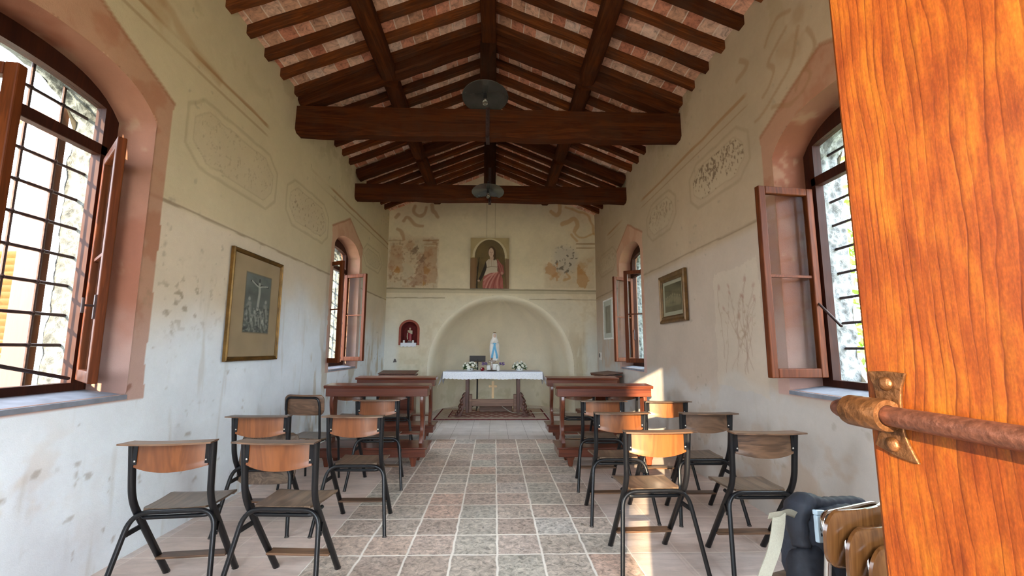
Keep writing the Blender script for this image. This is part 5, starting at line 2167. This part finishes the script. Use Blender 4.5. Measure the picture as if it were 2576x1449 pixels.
for k, (dx, lab) in enumerate(((-.105, 'small white candle left of the red saint in the niche'), (.080, 'small white candle right of the red saint in the niche'))):
    t = thing('niche_candle', lab, 'candle', (NI_C + dx, YB + .0, NI_Z0 + .043), 0, 'white candles in the niche')
    b = MB()
    b.lathe([(.020, 0), (.021, .045), (.018, .050), (.004, .048)], 14)
    b.build('wax', M['white'], t, True)
    b = MB()
    b.tube([(0, 0, .047), (0, 0, .058)], .0015, n=5)
    b.build('wick', M['black'], t)


# ------------------------------------------------------------------ pictures
def canvas(name, w, h, painter, parent, res=.006, mat=None, loc=(0, 0, 0)):
    """flat painted sheet in the local xz plane facing -y"""
    nx_, nz_ = max(20, int(w / res)), max(20, int(h / res))
    A, B = np.meshgrid(np.linspace(0, 1, nx_), np.linspace(0, 1, nz_))
    asp = h / w
    p = painter(A, B, asp)
    P = np.stack([A * w - w / 2, np.zeros(A.shape), B * h], -1)
    o = grid_mesh(name, P, np.ones((nz_ - 1, nx_ - 1), bool), p.c, mat or M['print'], False, parent)
    o.location = loc
    return o


def frame_obj(parent, w, h, fw, depth, mat, lipmat=None):
    b = MB()
    prof = [(0, 0), (0, depth * .8), (fw * .25, depth), (fw * .55, depth * .7), (fw * .8, depth * .78), (fw, depth * .5), (fw, 0)]
    cs = [(-w / 2, 0), (w / 2, 0), (w / 2, h), (-w / 2, h)]
    dirs = [(1, 1), (-1, 1), (-1, -1), (1, -1)]
    rings = []
    for (x, z), (dx, dz) in zip(cs, dirs):
        rings.append([(x + dx * a, -d, z + dz * a) for a, d in prof])
    n = len(prof)
    for k in range(4):
        r0, r1 = rings[k], rings[(k + 1) % 4]
        b.add(r0 + r1, [(i, (i + 1) % n, n + (i + 1) % n, n + i) for i in range(n)])
    return b.build('frame', mat, parent, True, angle=20)


def crucifixion(A, B, asp):
    """generic grey devotional engraving on a brown mount"""
    Z = B * asp
    p = Paint(A, Z, (176, 148, 116))
    n = fbm(A, Z, 5, 4, 61)
    p.mul(1 + (n - .5) * .25)
    x0, x1, z0, z1 = .25, .80, .24 * asp, .84 * asp
    m = (A > x0) & (A < x1) & (Z > z0) & (Z < z1)
    u, v = (A - x0) / (x1 - x0), (Z - z0) / (z1 - z0)
    g = fbm(u, v * 2, 3, 4, 71)
    tone = Paint(A, Z, (104, 104, 98))
    tone.mul(.55 + .9 * g + .3 * v - .25 * (v < .12))
    q = Paint(u, v * 2, (0, 0, 0))
    q.c = tone.c
    dk, lt = (52, 50, 46), (186, 182, 168)
    q.line([(.2, 1.74), (.5, 1.64), (.87, 1.64)], .05, dk, .9, soft=.01)
    q.line([(.52, .75), (.52, 1.85)], .045, dk, .8, soft=.01)
    q.line([(.23, 1.74), (.42, 1.62), (.52, 1.58), (.66, 1.63), (.85, 1.66)], .03, lt, .9, soft=.015)
    q.ell(.52, 1.68, .045, .06, lt, .8, .3)
    q.line([(.53, 1.58), (.54, 1.36), (.52, 1.1), (.50, .80)], .05, lt, .8, soft=.035)
    q.over(sstep(.52, .66, fbm(u, v * 2, 14, 3, 77)) * (v < .45), dk, .45)
    q.over(sstep(.54, .66, fbm(u, v * 2, 17, 3, 79)) * (v < .42), lt, .35)
    for x, z, h in ((.17, .35, .75), (.82, .35, .72), (.40, .18, .5), (.64, .16, .52), (.28, .1, .3), (.74, .1, .3)):
        q.ell(x, z + h * .45, .085, h * .48, lt, .42, .5, 0, .6)
        q.ell(x, z + h + .03, .045, .06, lt, .6, .3)
        q.line([(x + .02, z), (x - .03, z + h * .7)], .03, dk, .6, soft=.03, wob=.05)
    p.c = np.where(m[..., None], q.c, p.c)
    p.over(1 - sstep(.006, .012, seg_near(A, Z, [(x0, z0), (x1, z0), (x1, z1), (x0, z1)], True)[0]), (120, 104, 84), .6)
    return p


def group_print(A, B, asp):
    """generic sepia print of a seated company"""
    Z = B * asp
    p = Paint(A, Z, (176, 164, 138))
    x0, x1, z0, z1 = .09, .93, .12 * asp, .90 * asp
    m = (A > x0) & (A < x1) & (Z > z0) & (Z < z1)
    q = Paint(A, Z, (104, 90, 64))
    q.mul(.75 + .6 * fbm(A, Z, 8, 4, 91))
    r = random.Random(3)
    for k in range(9):
        x = .16 + .085 * k
        q.ell(x, .36 * asp + .12 * asp * (1 - abs(k - 4) / 5), .045, .11 * asp, (150, 132, 98), .7, .4, 0, .4)
        q.ell(x, (.50 + .10 * (1 - abs(k - 4) / 5)) * asp, .022, .03 * asp, (168, 148, 112), .7, .3)
    q.over((Z > .27 * asp) & (Z < .34 * asp) & (A > .2) & (A < .85), (140, 124, 92), .6)
    q.over(Z > .72 * asp, (88, 80, 58), .5)
    p.c = np.where(m[..., None], q.c, p.c)
    return p


def saint_painting(A, B, asp):
    """generic standing woman in a white blouse and rose skirt under an arch"""
    Z = B * asp
    p = Paint(A, Z, (172, 152, 112))
    n = fbm(A, Z, 4, 4, 131)
    p.mul(.9 + .25 * n)
    arch = [(.05, .62 * asp)] + [(.50 + .45 * math.cos(math.pi - math.pi * k / 30), (.62 + .37 * math.sin(math.pi * k / 30)) * asp) for k in range(31)] + [(.95, .60 * asp)]
    p.poly(arch, (206, 190, 156), .9)
    inn = [(.11, .0), (.11, .62 * asp)] + [(.50 + .39 * math.cos(math.pi - math.pi * k / 30), (.62 + .345 * math.sin(math.pi * k / 30)) * asp) for k in range(31)] + [(.89, .6 * asp), (.95, .0)]
    p.poly(inn, (92, 74, 46), .95)
    p.over(inside(A, Z, inn) * sstep(.4, .7, n), (122, 100, 62), .6)
    p.over((A < .16) & (Z < .6 * asp), (126, 92, 62), .9)
    p.over((A > .90) & (Z < .58 * asp), (112, 80, 58), .8)
    p.poly([(.15, .0), (.17, .4 * asp), (.22, .6 * asp), (.24, .62 * asp), (.2, .3 * asp), (.19, .0)], (40, 32, 22), .9, .008)
    # skirt, blouse, sleeve, head
    p.poly([(.32, .0), (.33, .2 * asp), (.42, .32 * asp), (.55, .34 * asp), (.78, .33 * asp), (.83, .2 * asp), (.86, .0)], (164, 92, 82), .95, .012)
    f = np.sin((A * 1.2 - Z * .55 + .25 * (A - .55) ** 2 + .10 * fbm(A, Z, 5, 3, 141)) * 34)
    sk = inside(A, Z, [(.32, .0), (.33, .2 * asp), (.42, .32 * asp), (.78, .33 * asp), (.86, .0)])
    p.over(sk * sstep(.2, 1.0, f), (188, 124, 112), .12)
    p.over(sk * sstep(.2, 1.0, -f), (134, 68, 62), .12)
    for (x0_, z0_, x1_, z1_, w_, c_, k_) in ((.40, .0, .62, .30, .020, (206, 150, 136), .6), (.50, .0, .70, .32, .022, (196, 138, 124), .6), (.60, .0, .73, .30, .016, (124, 62, 56), .6), (.45, .0, .60, .24, .016, (128, 66, 60), .55),
                                             (.70, .0, .76, .30, .018, (204, 146, 132), .5), (.36, .08, .52, .28, .018, (190, 130, 118), .5), (.35, .16, .70, .33, .018, (202, 148, 134), .6), (.78, .0, .78, .26, .014, (124, 60, 54), .6)):
        q_ = [(x0_ + (x1_ - x0_) * t_ - .03 * math.sin(math.pi * t_), (z0_ + (z1_ - z0_) * t_) * asp) for t_ in np.linspace(0, 1, 8)]
        p.line(q_, w_, c_, k_, soft=.014, wob=.01)
    p.poly([(.36, .24 * asp), (.40, .40 * asp), (.40, .52 * asp), (.46, .57 * asp), (.66, .57 * asp), (.72, .5 * asp), (.70, .38 * asp), (.70, .32 * asp), (.50, .3 * asp)], (196, 180, 160), .95, .01)
    p.line([(.42, .41 * asp), (.55, .43 * asp), (.70, .42 * asp)], .012, (120, 100, 80), .7)
    p.line([(.55, .43 * asp), (.55, .57 * asp)], .008, (150, 130, 110), .7)
    p.poly([(.68, .58 * asp), (.86, .44 * asp), (.88, .3 * asp), (.78, .24 * asp), (.72, .36 * asp), (.70, .46 * asp)], (134, 74, 66), .9, .012)
    p.poly([(.40, .54 * asp), (.32, .36 * asp), (.21, .16 * asp), (.27, .14 * asp), (.38, .3 * asp), (.43, .42 * asp)], (46, 36, 30), .95, .008)
    for pts_ in ([(.70, .57 * asp), (.80, .46 * asp), (.84, .34 * asp)], [(.72, .50 * asp), (.77, .40 * asp), (.82, .28 * asp)]):
        p.line(pts_, .016, (176, 108, 96), .6, soft=.014, wob=.01)
    p.ell(.82, .30 * asp, .035, .028 * asp, (190, 138, 122), .8, .4)
    p.line([(.60, .57 * asp), (.61, .43 * asp)], .007, (160, 142, 122), .6)
    p.line([(.48, .56 * asp), (.48, .43 * asp)], .007, (160, 142, 122), .6)
    p.ell(.22, .15 * asp, .03, .02 * asp, (176, 140, 118), .9, .3)
    p.ell(.55, .72 * asp, .095, .115 * asp, (78, 56, 36), .95, .15)
    p.line([(.62, .58 * asp), (.63, .68 * asp), (.61, .76 * asp)], .05, (76, 54, 36), .9, soft=.02)
    p.ell(.55, .60 * asp, .05, .05 * asp, (192, 160, 138), .95, .2)
    p.ell(.535, .705 * asp, .066, .092 * asp, (204, 172, 150), 1, .12)
    for x in (.51, .565):
        p.ell(x, .715 * asp, .012, .006 * asp, (84, 62, 48), .8, .3)
    p.line([(.54, .71 * asp), (.536, .685 * asp)], .006, (160, 124, 104), .7)
    p.ell(.538, .662 * asp, .02, .005 * asp, (150, 84, 74), .8, .3)
    return p


def grey_portrait(A, B, asp):
    Z = B * asp
    p = Paint(A, Z, (206, 202, 190))
    m = (A > .2) & (A < .82) & (B > .13) & (B < .86)
    q = Paint(A, Z, (132, 122, 108))
    q.mul(.8 + .5 * fbm(A, Z, 4, 4, 171))
    q.ell(.5, .45 * asp, .14, .25 * asp, (158, 148, 130), .6, .4, 0, .3)
    q.ell(.5, .73 * asp, .07, .06 * asp, (166, 154, 136), .7, .3)
    p.c = np.where(m[..., None], q.c, p.c)
    return p


def picture(name, label, loc, rz, w, h, fw, depth, mat, painter, res, glass=True):
    t = thing(name, label, 'picture', loc, rz)
    frame_obj(t, w, h, fw, depth, mat)
    canvas('print', w - 2 * fw + .006, h - 2 * fw + .006, painter, t, res, None, (0, -.012, fw - .003))
    b = MB()
    b.box(-w / 2 + .004, w / 2 - .004, -.006, .002, .004, h - .004)
    b.build('backing', M['darkboard'], t)
    if glass:
        b = MB()
        b.box(-w / 2 + fw * .8, w / 2 - fw * .8, -.0165, -.0150, fw * .8, h - fw * .8)
        b.build('glass', M['glass'], t)
    return t


picture('framed_print', 'tall gilt framed grey engraving of a crucifixion on the left wall', (XL + .012, 3.955, 1.155), R_(90), .83, .975, .038, .032, M['gold'], crucifixion, .005)
picture('framed_print', 'wide gilt and brown framed sepia print on the right wall', (XR - .012, 4.845, 1.585), R_(-90), .72, .585, .085, .040, M['darkgold'], group_print, .005)
picture('framed_print', 'narrow white framed grey print in the far corner of the right wall', (XR - .012, 7.70, 1.45), R_(-90), .62, .75, .035, .022, M['plastic_white'], grey_portrait, .008)
t = thing('panel_painting', 'painting of a woman in white and rose above the altar arch', 'picture', (-.118, YB - .018, 2.515))
canvas('painted_surface', .805, 1.075, saint_painting, t, .0045, None, (0, -.0325, 0))
b = MB()
b.box(-.404, .404, -.031, .008, -.001, 1.077)
b.build('panel', M['darkboard'], t)

# small fittings on the walls
t = thing('light_switch', 'small white switch box low on the right wall near the altar', 'switch', (XR - .012, 8.36, 1.06))
b = MB()
b.box(-.012, .012, -.05, .05, 0, .15)
b.build('plate', M['plastic_white'], t, bevel=.003)
b = MB()
b.box(-.018, -.010, -.025, .025, .05, .13)
b.build('rocker', M['black'], t)
t = thing('wall_hook', 'small grey metal hook on the altar wall below the red niche', 'hook', (-2.02, YB - .01, .99))
b = MB()
b.prism([(-.035, 0), (.035, .01), (.01, .07), (-.008, .075)], -.02, .006, axis=1)
b.tube([(0, -.015, .03), (0, -.04, .02), (0, -.045, .045)], .005, n=6)
b.build('hook_plate', M['greybase'], t, bevel=.003)

# ------------------------------------------------------------------ bag on the stack's seat
BAGC = Vector((1.172, 1.530, .455))
t = thing('shoulder_bag', 'dark blue soft bag with a cream strap on the stacked chairs', 'bag', BAGC, R_(6))


def crumple(sd, amp=.06, fr=3.0):
    def fn(d):
        a = np.array([d.x * fr + d.z * 1.7 + 5 + sd])
        c_ = np.array([d.z * fr + d.y * 2.1 + 9 + sd])
        return 1 + amp * (2 * float(fbm(a, c_, 1.0, 4, sd)[0]) - 1) * 1.6
    return fn


def pillow(mb, c, rx, ry, rz, sd, p=2.8, n=40, m=26, amp=.06):
    cr = crumple(sd, amp)

    def fn(d):
        k = (abs(d.x) ** p + abs(d.y) ** p + abs(d.z) ** p) ** (-1 / p)
        return k * cr(d)
    mb.ball(c, rx, ry, rz, n, m, fn)


b = MB()
pillow(b, (.0, .0, .130), .150, .085, .145, 3, 3.4)
b.build('body', M['navy'], t, True, angle=80)
b = MB()
path = cat_rom([(-.150, -.055, .16), (-.142, -.03, .245), (-.095, -.012, .285), (-.02, .0, .272), (.07, .02, .265), (.16, .04, .255), (.20, .05, .235)], 7)
b.tube(path, .042, .030, n=16, ref=(0, 1, 0), taper=[.7 + .5 * math.exp(-((k - 11) / 7) ** 2) + .06 * math.sin(k * 1.9) for k in range(len(path))])
b.build('rolled_collar', M['navy2'], t, True, angle=80)
b = MB()
pillow(b, (-.118, -.055, .03), .075, .06, .135, 7, 2.6, amp=.09)
b.build('side_flap', M['navy2'], t, True, angle=80)
b = MB()
rows = []
for k in range(16):
    v = k / 15
    rows.append([(-.10 + .16 * u + .03 * v, -.088 - .012 * math.sin(u * 7 + v * 2) - .02 * v, .16 - .30 * v - .02 * u) for u in np.linspace(0, 1, 18)])
b.sheet(rows, (0, .006, 0))
b.build('front_flap', M['navy'], t, True)
# cream strap: a short loop at its top, then a broad band hanging forward
b = MB()


def ribbon(mb, pts, w, th=.003, wd=(1, 0, 0)):
    P_ = cat_rom(pts, 8)
    wd = Vector(wd)
    rows_ = [[tuple(p + wd * (w * u)) for u in (-.5, -.17, .17, .5)] for p in P_]
    mb.sheet(rows_, (0, th, -th * .3))


C0 = Vector(t.location)
rel = lambda *p: tuple(Matrix.Rotation(-R_(6), 3, 'Z') @ (Vector(p) - C0))
ribbon(b, [rel(.925, 1.405, .742), rel(.905, 1.385, .705), rel(.864, 1.35, .655), rel(.800, 1.31, .590), rel(.745, 1.27, .52), rel(.70, 1.25, .42)], .046)
b.build('strap', M['webbing'], t, True, angle=70)
b = MB()
ribbon(b, [rel(1.02, 1.46, .715), rel(.97, 1.425, .738), rel(.925, 1.398, .742), rel(.885, 1.395, .738)], .030, .004, (0, .35, -.8))
b.build('strap_loop', M['webbing'], t, True, angle=70)
# pale device in its pocket
t = thing('small_device', 'small pale blue device tucked in the pocket of the dark blue bag', 'device', (1.052, 1.398, .655), R_(24))
b = MB()
b.box(-.024, .024, -.007, .007, 0, .080)
o = b.build('case', M['paleblue'], t, bevel=.004, rot=(R_(-6), R_(10), 0))
b = MB()
for z in (.024, .040):
    b.ball((-.010, -.0075, z), .0042, .002, .0052, 12, 8)
b.build('dark_buttons', M['navy2'], t, True, rot=(R_(-6), R_(10), 0))
b = MB()
b.box(-.025, .025, -.008, .008, .080, .096)
b.build('cap', M['paleblue'], t, bevel=.004, rot=(R_(-6), R_(10), 0))

# added unseen block behind the camera, narrows the sun strip on the floor
t = thing('added_sun_blocker', 'added wooden block behind the camera that narrows the floor sun strip', 'stand', (.125, -.22, 0))
b = MB()
b.box(-.135, .135, -.08, .08, 0, 1.04)
b.build('blocker_body', M['bench_z'], t, bevel=.004)
b = MB()
b.prism([(-.10, 1.04), (.10, 1.04), (.10, 1.09), (-.10, 1.06)], -.13, .13, axis=0)
b.build('sloping_top', M['bench'], t)

# ------------------------------------------------------------------ outdoors
b = MB()
b.add([(-60, -60, -.16), (60, -60, -.16), (60, 60, -.16), (-60, 60, -.16)], [(0, 1, 2, 3)])
struct(b.build('ground', M['ground']))
r = random.Random(12)
b = MB()
for k in range(9000):
    y = r.uniform(1.5, 14)
    z = r.uniform(0, 4.6)
    x = 5.2 + .5 * math.sin(y * 1.3) + .4 * math.sin(z * 2.1 + y) + r.gauss(0, .25)
    d = Vector((r.gauss(0, 1), r.gauss(0, 1), r.gauss(0, 1))).normalized()
    e = d.cross(Vector((r.gauss(0, 1), r.gauss(0, 1), r.gauss(0, 1)))).normalized()
    L, w = r.uniform(.06, .12), r.uniform(.03, .05)
    c = Vector((x, y, z - .1))
    b.add([c - d * L, c + e * w, c + d * L, c - e * w], [(0, 1, 2), (0, 2, 3)])
o = b.build('hedge', m_plain('sunny_green_leaf', lin(120, 168, 60), .6, var=.4, scale=6))
o['kind'] = 'stuff'
tag(o, 'leafy green hedge outside the right windows', 'hedge')
